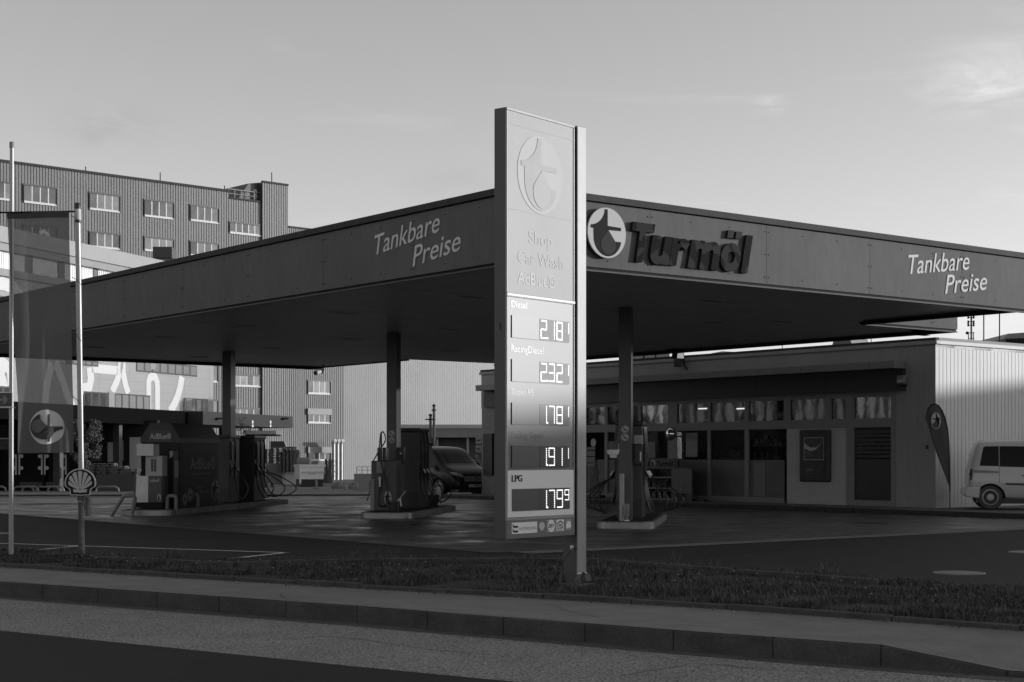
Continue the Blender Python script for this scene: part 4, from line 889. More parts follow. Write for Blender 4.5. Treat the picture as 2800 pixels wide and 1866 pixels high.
# pale cut-out shapes behind / on the glass
for (x0, x1, y0, y1) in ((2060, 2092, 1264, 1358),):
    pts = []; n = 16
    a0 = fs_.a(x0); a1 = fs_.a(x1); z0 = fs_.z((x0 + x1) / 2, y1); z1 = fs_.z((x0 + x1) / 2, y0)
    for i in range(n + 1): pts.append((a0 + .03 * math.sin(i * 1.9), z0 + (z1 - z0) * i / n))
    for i in range(n + 1): pts.append((a1 + .02 * math.sin(i * 2.3 + 1), z1 - (z1 - z0) * i / n))
    MB().prism(pts, .012, .018, 'y').build('pale_sticker', mat('pale_foil', .16, .5), SP)
# lamp reflections in the upper panes are small glowing bars behind the glass
def prop(name, px0, px1, y0, y1, m, b=.0, d=.05, cat=None, lab=None, group=None, bev=.01):
    pm_ = (px0 + px1) / 2; a0 = fs_.a(px0, b); a1 = fs_.a(px1, b); z0 = fs_.z(pm_, y1, b); z1 = fs_.z(pm_, y0, b)
    if lab:
        t = thing(name, lab, cat, fs_.w((a0 + a1) / 2, b, 0), fs_.rz, group); hw = (a1 - a0) / 2; return t, hw, z0, z1
    return MB().box(a0, a1, b - d, b, z0, z1).build(name, m, SP, bevel=bev)
t, hw, z0, z1 = prop('poster_case', 2191, 2274, 1176, 1318, None, -.003, cat='poster case', lab='dark framed wall poster case between the glazing and the striped door')
MB().box(-hw, hw, -.10, 0, z0, z1).build('frame', M['black'], t, bevel=.04); hw2 = hw * .7
MB().box(-hw2, hw2, -.108, -.102, z0 + .18, z1 - .16).build('poster', mat('poster_dark', .02, .35, n_amt=.5, n_scale=5, n2_amt=.3, n2_scale=20), t)
pi = MB().box(-hw2 * .93, hw2 * .93, -.111, -.109, z0 + (z1 - z0) * .42, z1 - .22).build('picture', mat('poster_photo', .05, .4, n_amt=.85, n_scale=5, n2_amt=.5, n2_scale=14), t)
mb = MB(); zz0 = z0 + (z1 - z0) * .42
for (xx, w_) in ((-hw2 * .93, .02), (hw2 * .91, .02)): mb.box(xx, xx + .015, -.1125, -.111, zz0, z1 - .22)
mb.box(-hw2 * .93, hw2 * .93, -.1125, -.111, zz0, zz0 + .015); mb.box(-hw2 * .93, hw2 * .93, -.1125, -.111, z1 - .235, z1 - .22); mb.build('picture_border', M['lgrey'], t)
MB().add([(-hw2 * .9, -.1128, zz0 + .48), (-hw2 * .3, -.1128, zz0 + .36), (hw2 * .2, -.1128, zz0 + .36), (hw2 * .7, -.1128, zz0 + .5), (hw2 * .2, -.1128, zz0 + .3), (-hw2 * .3, -.1128, zz0 + .26), (-hw2 * .9, -.1128, zz0 + .34)], [(0, 1, 2, 3, 4, 5, 6)]).build('swoosh', M['lgrey'], t)
text('lettering', 'CocaCola', (-hw2 * .75, zz0 - .32), (-hw2 * .1, zz0 - .32), .10, -.1125, 0, M['mgrey'], t, .0, .3)
for j in range(3): MB().box(-hw2 * .75 + .02 * j, -hw2 * .1 - .03 * j, -.1125, -.109, zz0 - .42 - j * .09, zz0 - .38 - j * .09).build('small_print', M['dgrey'], t)
t, hw, z0, z1 = prop('wall_lamp', 2461, 2482, 1027, 1057, None, -.003, cat='wall lamp', lab='box-shaped wall lamp high on the shop wall near the corner')
MB().box(-hw, hw, -.16, 0, z0 + (z1 - z0) * .22, z1).build('housing', M['mgrey'], t, bevel=.03); MB().box(-hw * .9, hw * .9, -.14, 0, z0, z0 + (z1 - z0) * .2).build('lens', M['black'], t, bevel=.02); MB().box(-hw * .8, hw * .8, -.166, -.16, z0 + (z1 - z0) * .35, z0 + (z1 - z0) * .6).build('label', M['lgrey'], t)
t, hw, z0, z1 = prop('wall_socket', 2532, 2539, 1217, 1228, None, -.001, cat='socket', lab='tiny dark socket plate on the shop wall behind the feather flag')
MB().box(-hw, hw, -.02, 0, z0, z1).build('plate', M['black'], t)
# convex mirror
t, hw, z0, z1 = prop('convex_mirror', 1822, 1843, 1174, 1200, None, -.45, cat='mirror', lab='round convex mirror on a wall arm in front of the shop glazing')
zc = (z0 + z1) / 2; MB().lathe((0, 0, zc), [(.20, .03), (.20, 0), (.17, -.035), (.10, -.07), (.01, -.085)], 24, 'y').build('mirror', mat('mirror_chrome', .7, .05, metal=1), t, smooth=True)
MB().lathe((0, 0, zc), [(.215, .04), (.215, -.01), (.2, -.012)], 24, 'y').build('rim', M['dgrey'], t, smooth=True); MB().tube([(0, .03, zc), (.1, .2, zc - .08), (.22, .44, zc - .08)], .02).build('arm', M['dgrey'], t)
# gas bottle shelf with header
t, hw, z0, z1 = prop('display_shelf', 1767, 1861, 1254, 1371, None, -.55, cat='shelf rack', lab='dark shelf rack with a lettered header board in front of the shop')
Hh = z1 - z0; zt_ = z1 - Hh * .24
hd = MB().box(-hw, hw, -.25, -.2, zt_, z1).build('header_board', mat('header_dark', .07, .4), t)
text('lettering', 'Turmöl', (-hw * .05, zt_ + Hh * .06), (hw * .92, zt_ + Hh * .06), Hh * .12, -.254, 0, M['gap'], hd, .03, .15); text('lettering', 'Turmöl', (-hw * 1.1 + .1, zt_ + Hh * .06), (-hw * .42, zt_ + Hh * .06), Hh * .12, -.254, 0, M['gap'], hd, .03, .15)
emblem('emblem', hd, -hw * .25, (zt_ + z1) / 2, Hh * .09, -.256, .004, M['lgrey'], M['gap'], M['dgrey'], rx=Hh * .08)
for k in range(3):
    zz = z0 + Hh * (.04 + .25 * k); sh = MB().box(-hw * .9, hw * .75, -.22, .3, zz, zz + .04).build('shelf', M['mgrey'], t)
MB().box(-hw * .9, hw * .75, .28, .3, z0, zt_).build('back_panel', M['black'], t)
for s_ in (-.93, .75): MB().box(hw * s_, hw * s_ + .05, -.22, .3, z0, zt_).build('upright', M['dgrey'], t)
for (px0, px1, y0, y1) in ((1775, 1783, 1262, 1264),): pass
n_ = 0
for k in range(2):
    for j in range(4):
        c = fs_.w(fs_.a(1780 + j * 15, -.55), -.6, z0 + Hh * (.04 + .25 * k) + .041); b_ = thing('oil_can', 'dark container on the %s shelf of the rack, %s' % (('bottom', 'middle')[k], ('leftmost', 'second from left', 'third from left', 'rightmost')[j]), 'can', c, fs_.rz, 'containers on the display rack')
        MB().box(-.08, .08, -.08, .08, 0, .22).build('body', M['dgrey'], b_, bevel=.02); MB().tube([(.03, 0, .22), (.03, 0, .26)], .025).build('cap', M['mgrey'], b_)
t, hw, z0, z1 = prop('rack_side_panel', 1836, 1892, 1281, 1372, None, -.75, cat='panel', lab='grey panel with rounded top corners right of the shelf rack')
pts = [(-hw, z0), (hw, z0), (hw, z1 - .12)] + [(hw - .12 + .12 * math.cos(q), z1 - .12 + .12 * math.sin(q)) for q in (.4, .8, 1.2, 1.57)] + [(-hw + .12 - .12 * math.sin(q), z1 - .12 + .12 * math.cos(q)) for q in (0, .4, .8, 1.2)] + [(-hw, z1 - .12)]
MB().prism(pts, -.02, .02, 'y').build('panel', mat('rack_panel', .13, .5), t); MB().box(-hw, -hw + .04, .02, .4, z0, z1 - .2).build('side_return', M['dgrey'], t)
t, hw, z0, z1 = prop('bucket', 1844, 1871, 1352, 1373, None, -.9, cat='bucket', lab='dark bucket with a stick standing before the grey rack panel')
MB().lathe((0, 0, z0), [(.14, 0), (.18, .26), (.17, .27), (.13, .03)], 14).build('pail', M['dgrey'], t, smooth=True); MB().tube([(-.02, 0, z0 + .05), (.05, .05, z0 + .62)], .012).build('stick', M['mgrey'], t)
t, hw, z0, z1 = prop('broom', 1864, 1920, 1281, 1372, None, -.5, cat='broom', lab='broom leaning against the glazing right of the grey rack panel')
MB().tube([(-hw, .3, z1), (hw * .8, -.1, z0 + .08)], .018).build('handle', M['gap'], t); MB().box(hw * .3, hw * 1.6, -.18, -.04, z0, z0 + .09).build('brush', M['black'], t)
# standing cut-out figure and price boards left of the column
t, hw, z0, z1 = prop('standee', 1614, 1639, 1277, 1362, None, -.5, cat='cut-out stand', lab='tapered advertising cut-out standing left of the front right column')
MB().prism([(-hw, z0 + .1), (hw, z0 + .1), (hw * .9, z0 + .55), (hw * .45, z1 - .35), (hw * .8, z1 - .2), (hw * .4, z1), (-hw * .4, z1), (-hw * .7, z1 - .2), (-hw * .45, z1 - .4), (-hw * .9, z0 + .6)], -.02, .02, 'y').build('figure', mat('standee', .075, .6, n_amt=.6, n_scale=6), t); MB().box(-hw * 1.4, hw * 1.6, -.18, .15, z0, z0 + .1).build('base', M['black'], t, bevel=.03)
for j, (y0, y1) in enumerate(((1223, 1231), (1233, 1248), (1250, 1265), (1268, 1276))):
    pp = prop('notice', 1602, 1629, y0, y1, mat('notice', .17, .5), -.0, .03)
MB().prism([(fs_.a(1622.5) + .13 * x, fs_.z(1622, 1211) + .14 * z) for x, z in C_N[::4]], -.006, .02, 'y').build('round_sticker', M['lgrey'], SP)
prop('info_sheet', 1740, 1793, 1209, 1253, mat('info_sheet', .13, .4, n_amt=.3, n_scale=5), .02, .02)
prop('info_sheet', 1876, 1908, 1184, 1250, mat('info_sheet_pale', .2, .4, n_amt=.3, n_scale=4), .02, .015)
prop('downpipe', 1854, 1866, 1182, 1256, mat('chrome_pipe', .6, .2, metal=.9), .02, .04)
# left end: poster case and house number
prop('poster_case', 1327, 1352, 1186, 1300, M['black'], -.0, .12); prop('number_plate', 1330, 1343, 1152, 1169, M['mgrey'], -.0, .03)
# roof things
t = thing('skylight', 'low grey roof hatch on the shop roof', 'roof hatch', (ray(2325) * 45.5, 45.5, ZR - .1), fs_.rz); MB().prism([(-.42, 0), (.42, 0), (.32, .34), (-.28, .34)], -.4, .4, 'y').build('hatch', M['mgrey'], t, bevel=.02)
def rod(px, y0, y1, d, lab, r=.018):
    a = P(px, y1, d); b = P(px, y0, d); t = thing('lightning_rod', lab, 'rod', a, 0, 'lightning rods on the roofs'); MB().tube([(0, 0, -.3), (0, 0, b.z - a.z)], r, 6).build('rod', M['gap'], t)
rod(2382, 915, 935, 46, 'short lightning rod between roof hatch and shop corner', .012); rod(2139, 935, 955, 50, 'lightning rod on the shop roof behind the canopy edge', .012)
rod(2690, 852, 932, 56, 'left one of two tall rods behind the pale side wall', .022); rod(2733, 845, 935, 56, 'right one of two tall rods behind the pale side wall', .022)
# feather flag
M['cloth'] = mat('dark_cloth', .075, .8, n_amt=.1, n_scale=4, stretch=(1, 1, .3))
fd = 41.0; fo = Vector((ray(2597) * fd, fd)); FL = thing('feather_flag', 'dark drop-shaped feather flag with round emblem at the shop corner', 'flag', (fo.x, fo.y, ZB0), 0)
def fp_(px, py): return ((px - 2597) * fd / F, zpx(py, fd) - ZB0)
crv = [(2532, 1148), (2534, 1135), (2538, 1118), (2546, 1108), (2556, 1105), (2567, 1110), (2577, 1125), (2585, 1146), (2591, 1175), (2594, 1210), (2596, 1260), (2597.5, 1333)]
cl = [fp_(*p) for p in crv]; edge = [fp_(2597, 1333), fp_(2563, 1245), fp_(2545, 1190), fp_(2533, 1149)]
n = 24; vs = []; fsx = []
def samp(L_, t):
    q = t * (len(L_) - 1); i = min(int(q), len(L_) - 2); f_ = q - i; return (L_[i][0] * (1 - f_) + L_[i + 1][0] * f_, L_[i][1] * (1 - f_) + L_[i + 1][1] * f_)
ed_r = list(reversed(edge))
for i in range(n + 1):
    A = samp(cl, i / n); B_ = samp(ed_r, i / n)
    for j in range(7):
        s = j / 6; x = A[0] * (1 - s) + B_[0] * s; z = A[1] * (1 - s) + B_[1] * s; vs.append((x, .03 * math.sin(x * 9 + z * 3) * (1 - abs(2 * s - 1) * .6), z))
for i in range(n):
    for j in range(6): fsx.append((i * 7 + j, (i + 1) * 7 + j, (i + 1) * 7 + j + 1, i * 7 + j + 1))
mb = MB(); mb.add(vs, fsx); so_ = mb.build('cloth', M['cloth'], FL, smooth=True); sm = so_.modifiers.new('thickness', 'SOLIDIFY'); sm.thickness = .004
MB().tube([(a, 0, z) for a, z in cl] + [fp_(2597.5, 1345)[0:1] + (0,) + fp_(2597.5, 1345)[1:]], .022, 8).build('sleeve', M['black'], FL, smooth=True)
MB().tube([(0, 0, 0), (0, 0, cl[-1][1] + .05)], .014, 8).build('pole', M['dgrey'], FL); MB().box(-.25, .3, -.15, .15, 0, .02).build('foot', M['dgrey'], FL)
ex, ez = fp_(2558, 1151); emblem('emblem', FL, ex, ez, .22, -.05, .006, M['lgrey'], M['gap'], M['dgrey'], mirror=-1, rx=.125)
# ------------------------------------------------------------------ flagpoles, banner, small signs on the left
M['pole'] = mat('pole_aluminium', .30, .42, metal=.6, n_amt=.1, n_scale=5, stretch=(1, 1, .3))
g1 = Vector((ray(30.5) * 23.5, 23.5, .0)); FP1 = thing('flagpole', 'tall thin flagpole at the far left, carrying the arrow sign', 'flagpole', g1, 0, 'flagpoles in the grass strip')
zt1 = zpx(394, 23.5); MB().tube([(0, 0, 0), (.01, 0, zt1)], [.037, .030], 16).build('pole', M['pole'], FP1, smooth=True); MB().lathe((.01, 0, zt1), [(.036, -.06), (.036, .02), (.03, .03)], 14).build('cap', M['mgrey'], FP1, smooth=True)
g2 = Vector((ray(226) * 23.4, 23.4, .0)); FP2 = thing('flagpole', 'flagpole leaning slightly left with the hanging banner and shell-shaped sign', 'flagpole', g2, 0, 'flagpoles in the grass strip')
tx = (212 - 226) * 23.4 / F; zt2 = zpx(556, 23.4); zj = zpx(1285, 23.4)
def ax(z): return tx * z / zt2
MB().tube([(0, 0, 0), (ax(zj), 0, zj)], .036, 8).build('lower_post', mat('rusty_post', .16, .7, n_amt=.6, n_scale=14), FP2, smooth=True)
MB().tube([(ax(zj) , 0, zj - .1), (ax(zt2), 0, zt2 - .02)], .042, 16).build('pole', M['pole'], FP2, smooth=True)
zc = zpx(604, 23.4); MB().tube([(ax(zc), 0, zc), (ax(zt2), 0, zt2 - .08)], .050, 16).build('head', M['lgrey'], FP2, smooth=True)
MB().lathe((ax(zt2), 0, zt2 - .09), [(.053, 0), (.053, .07), (.045, .09)], 14).build('cap', M['black'], FP2, smooth=True)
MB().lathe((ax(zc), 0, zc - .03), [(.053, 0), (.053, .04)], 14).build('collar', M['black'], FP2, smooth=True)
MB().add([(-.055, -.045, 0), (-.02, -.045, 0), (-.02, -.045, zj), (-.055, -.045, zj)], [(0, 1, 2, 3)]).build('strap', M['dgrey'], FP2)
# banner
BD = 23.35
BN = thing('banner', 'see-through dark banner with a sideways round emblem hanging from the leaning flagpole', 'flag', (ray(110) * BD, BD, 0))
def bl(px, py): return ((px - 110) * BD / F, zpx(py, BD))
bt_ = mat('banner_cloth', .085, .8); t = bt_.node_tree; t.nodes.clear()
o_ = nn(t, 'ShaderNodeOutputMaterial'); mx = nn(t, 'ShaderNodeMixShader'); mx2 = nn(t, 'ShaderNodeMixShader'); tr = nn(t, 'ShaderNodeBsdfTransparent'); df = nn(t, 'ShaderNodeBsdfDiffuse'); tl = nn(t, 'ShaderNodeBsdfTranslucent')
df.inputs[0].default_value = (.17, .17, .17, 1); tl.inputs[0].default_value = (.19, .19, .19, 1); mx.inputs[0].default_value = .45; mx2.inputs[0].default_value = .89
t.links.new(df.outputs[0], mx.inputs[1]); t.links.new(tl.outputs[0], mx.inputs[2]); t.links.new(tr.outputs[0], mx2.inputs[1]); t.links.new(mx.outputs[0], mx2.inputs[2]); t.links.new(mx2.outputs[0], o_.inputs[0])
nX, nZ = 36, 60; vs = []; fsx = []
lt, rt_, lb, rb = (19, 582), (187, 578), (46, 1240), (201, 1238)
def bsurf(s, t_):
    x = (lt[0] + (lb[0] - lt[0]) * min(1, t_ * 1.25 if t_ < .8 else 1)) * (1 - s) + (rt_[0] + (rb[0] - rt_[0]) * t_) * s; y = (lt[1] * (1 - s) + rt_[1] * s) * (1 - t_) + (lb[1] * (1 - s) + rb[1] * s) * t_
    a = .02 + .09 * t_; q = a * (math.sin(s * 7 + t_ * 2.2) * .6 + math.sin(s * 15 - t_ * 4) * .25 * t_) + .05 * t_ * t_ * math.sin((s + t_) * 11) * .5
    X, Z = bl(x, y); return X, q, Z
for i in range(nZ + 1):
    for j in range(nX + 1): vs.append(bsurf(j / nX, i / nZ))
for i in range(nZ):
    for j in range(nX): fsx.append((i * (nX + 1) + j, i * (nX + 1) + j + 1, (i + 1) * (nX + 1) + j + 1, (i + 1) * (nX + 1) + j))
mb = MB(); mb.add(vs, fsx); mb.build('cloth', bt_, BN, smooth=True)
# hem at top
hm = MB(); hv = []; 
for k in range(3):
    for j in range(nX + 1): X, Y, Z = bsurf(j / nX, k / 2 * .026); hv.append((X, Y - .006, Z))
hm.add(hv, [(i * (nX + 1) + j, i * (nX + 1) + j + 1, (i + 1) * (nX + 1) + j + 1, (i + 1) * (nX + 1) + j) for i in range(2) for j in range(nX)]); hm.build('hem', mat('banner_hem', .05, .8), BN)
# emblem printed on the banner (drawn on the cloth surface)
from mathutils.geometry import tessellate_polygon
def on_cloth(name, pts, m, off):
    out_ = []; 
    for x, y in pts:
        px = 127.8 + x * 45; py = 1168.4 - y * 47.5; t_ = (py - 580) / (1239 - 580)
        xl = lt[0] + (lb[0] - lt[0]) * min(1, t_ * 1.25 if t_ < .8 else 1); xr = rt_[0] + (rb[0] - rt_[0]) * t_; X, Y, Z = bsurf((px - xl) / (xr - xl), t_); out_.append((X, Y - off, Z))
    return MB().add(out_, [tuple(range(len(out_)))]).build(name, m, BN)
def rot90(p): x, y = p; x = -x; return (y, -x) 
def grid_disc():
    vs = []; fs = []; R_ = 14; Nn = 56
    for r in range(R_ + 1):
        for k in range(Nn): a = 2 * math.pi * k / Nn; vs.append((r / R_ * math.cos(a), r / R_ * math.sin(a)))
    for r in range(R_):
        for k in range(Nn): fs.append((r * Nn + k, (r + 1) * Nn + k, (r + 1) * Nn + (k + 1) % Nn, r * Nn + (k + 1) % Nn))
    return vs, fs
gv, gf = grid_disc(); o3 = []
for x, y in gv:
    px = 127.8 + x * 45; py = 1168.4 - y * 47.5; t_ = (py - 580) / 659; xl = lt[0] + (lb[0] - lt[0]) * min(1, t_ * 1.25 if t_ < .8 else 1); xr = rt_[0] + (rb[0] - rt_[0]) * t_; X, Y, Z = bsurf((px - xl) / (xr - xl), t_); o3.append((X, Y - .008, Z))
em_ = MB().add(o3, gf).build('emblem', mat('banner_print', .6, .8), BN)
# dense triangulation of the letter and drop so they follow the cloth
def dense(pts, step=.09):
    tris = tessellate_polygon([[Vector((x, y, 0)) for x, y in pts]]); bm = bmesh.new(); V_ = [bm.verts.new((x, y, 0)) for x, y in pts]
    for a in tris:
        try: bm.faces.new([V_[i] for i in a])
        except ValueError: pass
    bmesh.ops.subdivide_edges(bm, edges=bm.edges, cuts=4, use_grid_fill=True); r_ = ([(v.co.x, v.co.y) for v in bm.verts], [tuple(v.index for v in f.verts) for f in bm.faces] if not bm.verts.index_update() else None)
    bm.free(); return r_
def cloth_shape(name, pts, m, off, par):
    v, f = dense([rot90(p) for p in pts]); o3 = []
    for x, y in v:
        px = 127.8 + x * 45; py = 1168.4 - y * 47.5; t_ = (py - 580) / 659; xl = lt[0] + (lb[0] - lt[0]) * min(1, t_ * 1.25 if t_ < .8 else 1); xr = rt_[0] + (rb[0] - rt_[0]) * t_; X, Y, Z = bsurf((px - xl) / (xr - xl), t_); o3.append((X, Y - off, Z))
    MB().add(o3, f).build(name, m, par)
cloth_shape('emblem_letter', T_N, mat('banner_dark', .045, .8), .034, em_); cloth_shape('emblem_drop', D_N, mat('banner_mid', .12, .8), .046, em_)
br = MB(); a = bl(-14, 582); b_ = bl(212, 578); br.tube([(a[0], 0, a[1]), (b_[0], .02, b_[1])], .013, 8); br.build('cross_arm', M['gap'], BN)
for (x, y) in ((196, 590), (198, 758), (199, 911), (197, 1083)):
    a = bl(x - 2, y); b_ = bl(x + 26, y + 22); MB().tube([(a[0], 0, a[1]), ((a[0] + b_[0]) / 2, -.05, a[1] - .04), (b_[0], -.04, b_[1])], .005, 6).build('cord', M['black'], BN)
# shell shaped sign on the leaning pole
SD = 23.3; sx = ray(223) * SD; SH_ = thing('shell_sign', 'shell-shaped sign with light rim fixed low on the leaning flagpole', 'sign', (sx, SD, 0))
shp = [(1195, 680), (1182, 960), (1182, 1000), (1215, 1030), (1268, 1068), (1280, 1165), (1425, 1165), (1450, 1183), (1475, 1165), (1630, 1178), (1648, 1075), (1735, 1015), (1738, 960)]
def sp_(x, z, k=1.0): return (x * k * 278 / 6.533 * SD / F, zpx(1321, SD) + (z * k) * 278 / 6.533 * SD / F)
rimp = [(-1.0, -.02)] + [(-math.cos(q), .93 * math.sin(q) + .0) for q in [math.pi * i / 24 for i in range(1, 24)]] + [(1.0, -.02), (.98, -.22), (.68, -.42), (.62, -.80), (.07, -.80), (0, -.87), (-.07, -.80), (-.62, -.80), (-.68, -.42), (-.98, -.22)]
def shr(p, cx, cy, k): return [(cx + (x - cx) * k, cy + (y - cy) * k) for x, y in p]
MB().prism([sp_(*p) for p in rimp], -.075, -.05, 'y').build('plate', M['lgrey'], SH_, bevel=.003)
MB().prism([sp_(*p) for p in shr(rimp, 0, .03, .915)], -.078, -.0755, 'y').build('field', M['gap'], SH_)
inner = MB()
fan = []
for k in range(7):
    a0 = math.radians(200 - 220 * (k + .13) / 7) ; a1 = math.radians(200 - 220 * (k + .87) / 7); am = (a0 + a1) / 2
    c0 = (.13 * math.cos(am), -.42 + .05 * math.sin(am))
    def rp_(a, r): return (r * math.cos(a), .05 + r * math.sin(a) * .95)
    pts = [(c0[0] - .03, c0[1]), rp_(a0, .73), rp_(am, .77), rp_(a1, .73), (c0[0] + .03, c0[1])]
    MB().prism([sp_(*p) for p in pts], -.081, -.0785, 'y').build('rib', mat('shell_grey', .45, .5), SH_)
MB().prism([sp_(*p) for p in [(-.45, -.38), (-.3, -.42), (.3, -.42), (.45, -.38), (.42, -.60), (.06, -.60), (0, -.65), (-.06, -.60), (-.42, -.60)]], -.081, -.0785, 'y').build('rib', mat('shell_grey', .45, .5), SH_)
MB().box(-.05, .05, -.05, .0, zpx(1372, SD), zpx(1282, SD)).build('bracket', M['dgrey'], SH_)
MB().tube([(-.09, -.045, zpx(1370, SD)), (.02, -.05, zpx(1371, SD))], .004).build('tie', M['white'], SH_)
wb_ = thing('waste_bin', 'pale cylindrical waste bin hanging on the leaning flagpole', 'bin', (ray(241) * 23.5, 23.5, 0))
MB().lathe((0, 0, zpx(1412, 23.5)), [(.042, 0), (.045, .02), (.048, .27), (.048, .29)], 16).build('drum', mat('bin_pale', .16, .5), wb_, smooth=True); MB().box(-.07, -.04, -.01, .01, zpx(1395, 23.5), zpx(1375, 23.5)).build('clamp', M['black'], wb_)
DS = thing('direction_sign', 'small rectangular sign with a right-pointing arrow at the far left pole', 'sign', (ray(-10) * 23.4, 23.4, 0))
def dl_(px, py): return ((px + 10) * 23.4 / F, zpx(py, 23.4))
x0, z1 = dl_(-60, 1073); x1, z0 = dl_(38, 1116.5); MB().box(x0, x1, -.07, -.045, z0, z1).build('panel', M['white'], DS, bevel=.008)
MB().box(x0 + .012, x1 - .012, -.074, -.0705, z0 + .022, z1 - .012).build('field', M['dgrey'], DS)
a = [dl_(*p) for p in ((4, 1091), (16, 1091), (11, 1083), (18, 1083), (26, 1094), (18, 1105), (11, 1105), (16, 1097), (4, 1097))]; MB().prism(a, -.078, -.0745, 'y').build('arrow', mat('arrow_grey', .2, .5), DS)
MB().box(x0, x1 + .03, -.045, -.035, z0 + .0, z0 + .012).build('rail', M['white'], DS)

# ------------------------------------------------------------------ far buildings
def vpframe(vpx, px_ref, d_ref): return Fr(ray(px_ref) * d_ref, d_ref, (vpx - CX) / F, 1)
b1 = vpframe(6100, 300, 155.0)
GZ = -1.3
M['rib1'] = mat('facade_ribs', .17, .5, n_amt=.07, n_scale=.25, n2_amt=.05, n2_scale=2); M['rib2'] = mat('facade_ribs_light', .165, .45, n_amt=.10, n_scale=.2, n2_amt=.05, n2_scale=1.5)
OB = b1.thing('office_block', 'long multi-storey block with ribbed metal facade and ribbon windows', 'building')
ribp = ((0, 0), (.5, 0), (.55, 1), (.95, 1))
def fsec(px0, px1, zt, m, per=.30, dep=.045, b=0, par=OB, fr=b1):
    a0 = fr.a(px0, b); a1 = fr.a(px1, b); mb = MB(); corr(mb, a0, a1, GZ, zt, b, per, dep, ribp); o = mb.build('wall', m, par); return a0, a1
zR = b1.z(300, 479.5); fsec(-400, 626.5, zR, M['rib1'])
ztr = b1.z(672, 547); fsec(626.5, 718, ztr, M['rib1']); ztw = b1.z(752, 503); fsec(718, 787, ztw, M['rib1'], b=-.25)
zs3 = b1.z(830, 625); fsec(787, 940, zs3, M['rib1'], .25); 
a0 = b1.a(940); a1 = b1.a(1420); mb = MB(); corr(mb, a0, a1, GZ, zs3 - .6, .05, .27, .014, ribp); mb.build('wall', M['rib2'], OB)
bz = MB(); bz.box(b1.a(-400), b1.a(626.5), .15, 30, GZ, zR - .05); bz.box(b1.a(626.5), b1.a(718), .15, 30, GZ, ztr - .05); bz.box(b1.a(718, -.25), b1.a(787, -.25), -.1, 12, GZ, ztw - .05); bz.box(b1.a(787), b1.a(940), .15, 30, GZ, zs3 - .05); bz.box(b1.a(940), b1.a(1420), .2, 30, GZ, zs3 - .65)
bz.build('core', M['dgrey'], OB)
MB().box(b1.a(-400), b1.a(626.5) + .1, -.12, .3, zR - .12, zR + .12).build('roof_edge', M['trim'], OB); MB().box(b1.a(626.5), b1.a(718), -.1, .3, ztr - .1, ztr + .08).build('roof_edge', M['trim'], OB); MB().box(b1.a(718, -.25) - .02, b1.a(787, -.25) + .05, -.34, .0, ztw - .1, ztw + .1).build('roof_edge', M['trim'], OB)
MB().box(b1.a(787), b1.a(1420), -.08, .3, zs3 - .1, zs3 + .08).build('roof_edge', M['trim'], OB)
# slanted stair head left of the tower
sl0 = b1.a(657); sl1 = b1.a(718); zz0 = ztr; MB().prism([(sl0, zz0), (sl1, zz0), (sl1, ztw), (b1.a(687), ztw - .25)], .5, 5, 'y').build('stair_head', M['dgrey'], OB)
MB().box(b1.a(700), b1.a(709), .44, .49, ztr + .3, b1.z(704, 517)).build('roof_door', M['lgrey'], OB)
rl_ = MB(); 
for q in range(6): xx = b1.a(628) + (b1.a(716) - b1.a(628)) * q / 5; rl_.box(xx - .03, xx + .03, .25, .31, ztr, ztr + 1.0)
rl_.box(b1.a(628), b1.a(716), .25, .31, ztr + .95, ztr + 1.02); rl_.box(b1.a(628), b1.a(716), .25, .31, ztr + .5, ztr + .55); rl_.build('railing', M['mgrey'], OB)
def window(px0, py0, px1, py1, n=4, fr=b1, par=OB, b=0, shutter=False, glass='glass'):
    a0 = fr.a(px0, b); a1 = fr.a(px1, b); zt = fr.z(px0, py0, b); zb = fr.z(px0, py1, b)
    f = MB(); t_ = .055; y0, y1 = b - .03, b + .02
    f.box(a0, a1, y0 - .08, y1, zb - .10, zb)             # sill
    w_ = (a1 - a0) / n
    for k in range(1, n): x = a0 + w_ * k; f.box(x - t_, x + t_, y0, y1, zb, zt)
    f.box(a0, a1, y0 + .005, y1, zb + .001, zb + .12)
    fo_ = f.build('window', mat('window_white', .58, .5), par)
    MB().box(a0 - .12, a0, y0 - .05, y1, zb, zt + .001).build('reveal', M['gap'], fo_); MB().box(a1, a1 + .1, y0 - .09, y1, zb - .1, zt).build('reveal', M['dgrey'], fo_); MB().box(a0 - .12, a1 + .1, y0 - .06, y1, zt, zt + .16).build('lintel', M['dgrey'], fo_)
    for k in range(n): MB().add([(a0 + w_ * k, y0 + .012, zb + .1), (a0 + w_ * (k + 1), y0 + .012, zb + .1), (a0 + w_ * (k + 1), y0 + .012 + random.uniform(-.01, .01), zt), (a0 + w_ * k, y0 + .012 + random.uniform(-.01, .01), zt)], [(0, 1, 2, 3)]).build('pane', mat('office_pane_%d' % random.randint(0, 3), random.choice((.03, .07, .12, .18)), .15, spec=.8, n_amt=.3, n_scale=.8), fo_)
    if shutter: MB().box(a0 - .15, a1 + .1, y0 - .2, y0 - .09, zt - .55, zt + .1).build('shutter_box', M['mgrey'], fo_)
for (x0, y0, x1, y1) in ((65, 507, 154, 552), (245, 529, 327, 571), (395, 548, 474, 590), (521, 563, 597, 602), (-40, 495, 30, 540), (245, 636, 327, 674), (395, 650, 474, 684), (521, 662, 597, 698), (65, 617, 154, 655)): window(x0, y0, x1, y1)
window(628, 609, 713, 636, 5)
window(637, 1027, 712, 1055, 4); window(637, 1119, 712, 1146, 4); window(576, 1001, 595, 1044, 1); window(576, 1097, 595, 1130, 1)
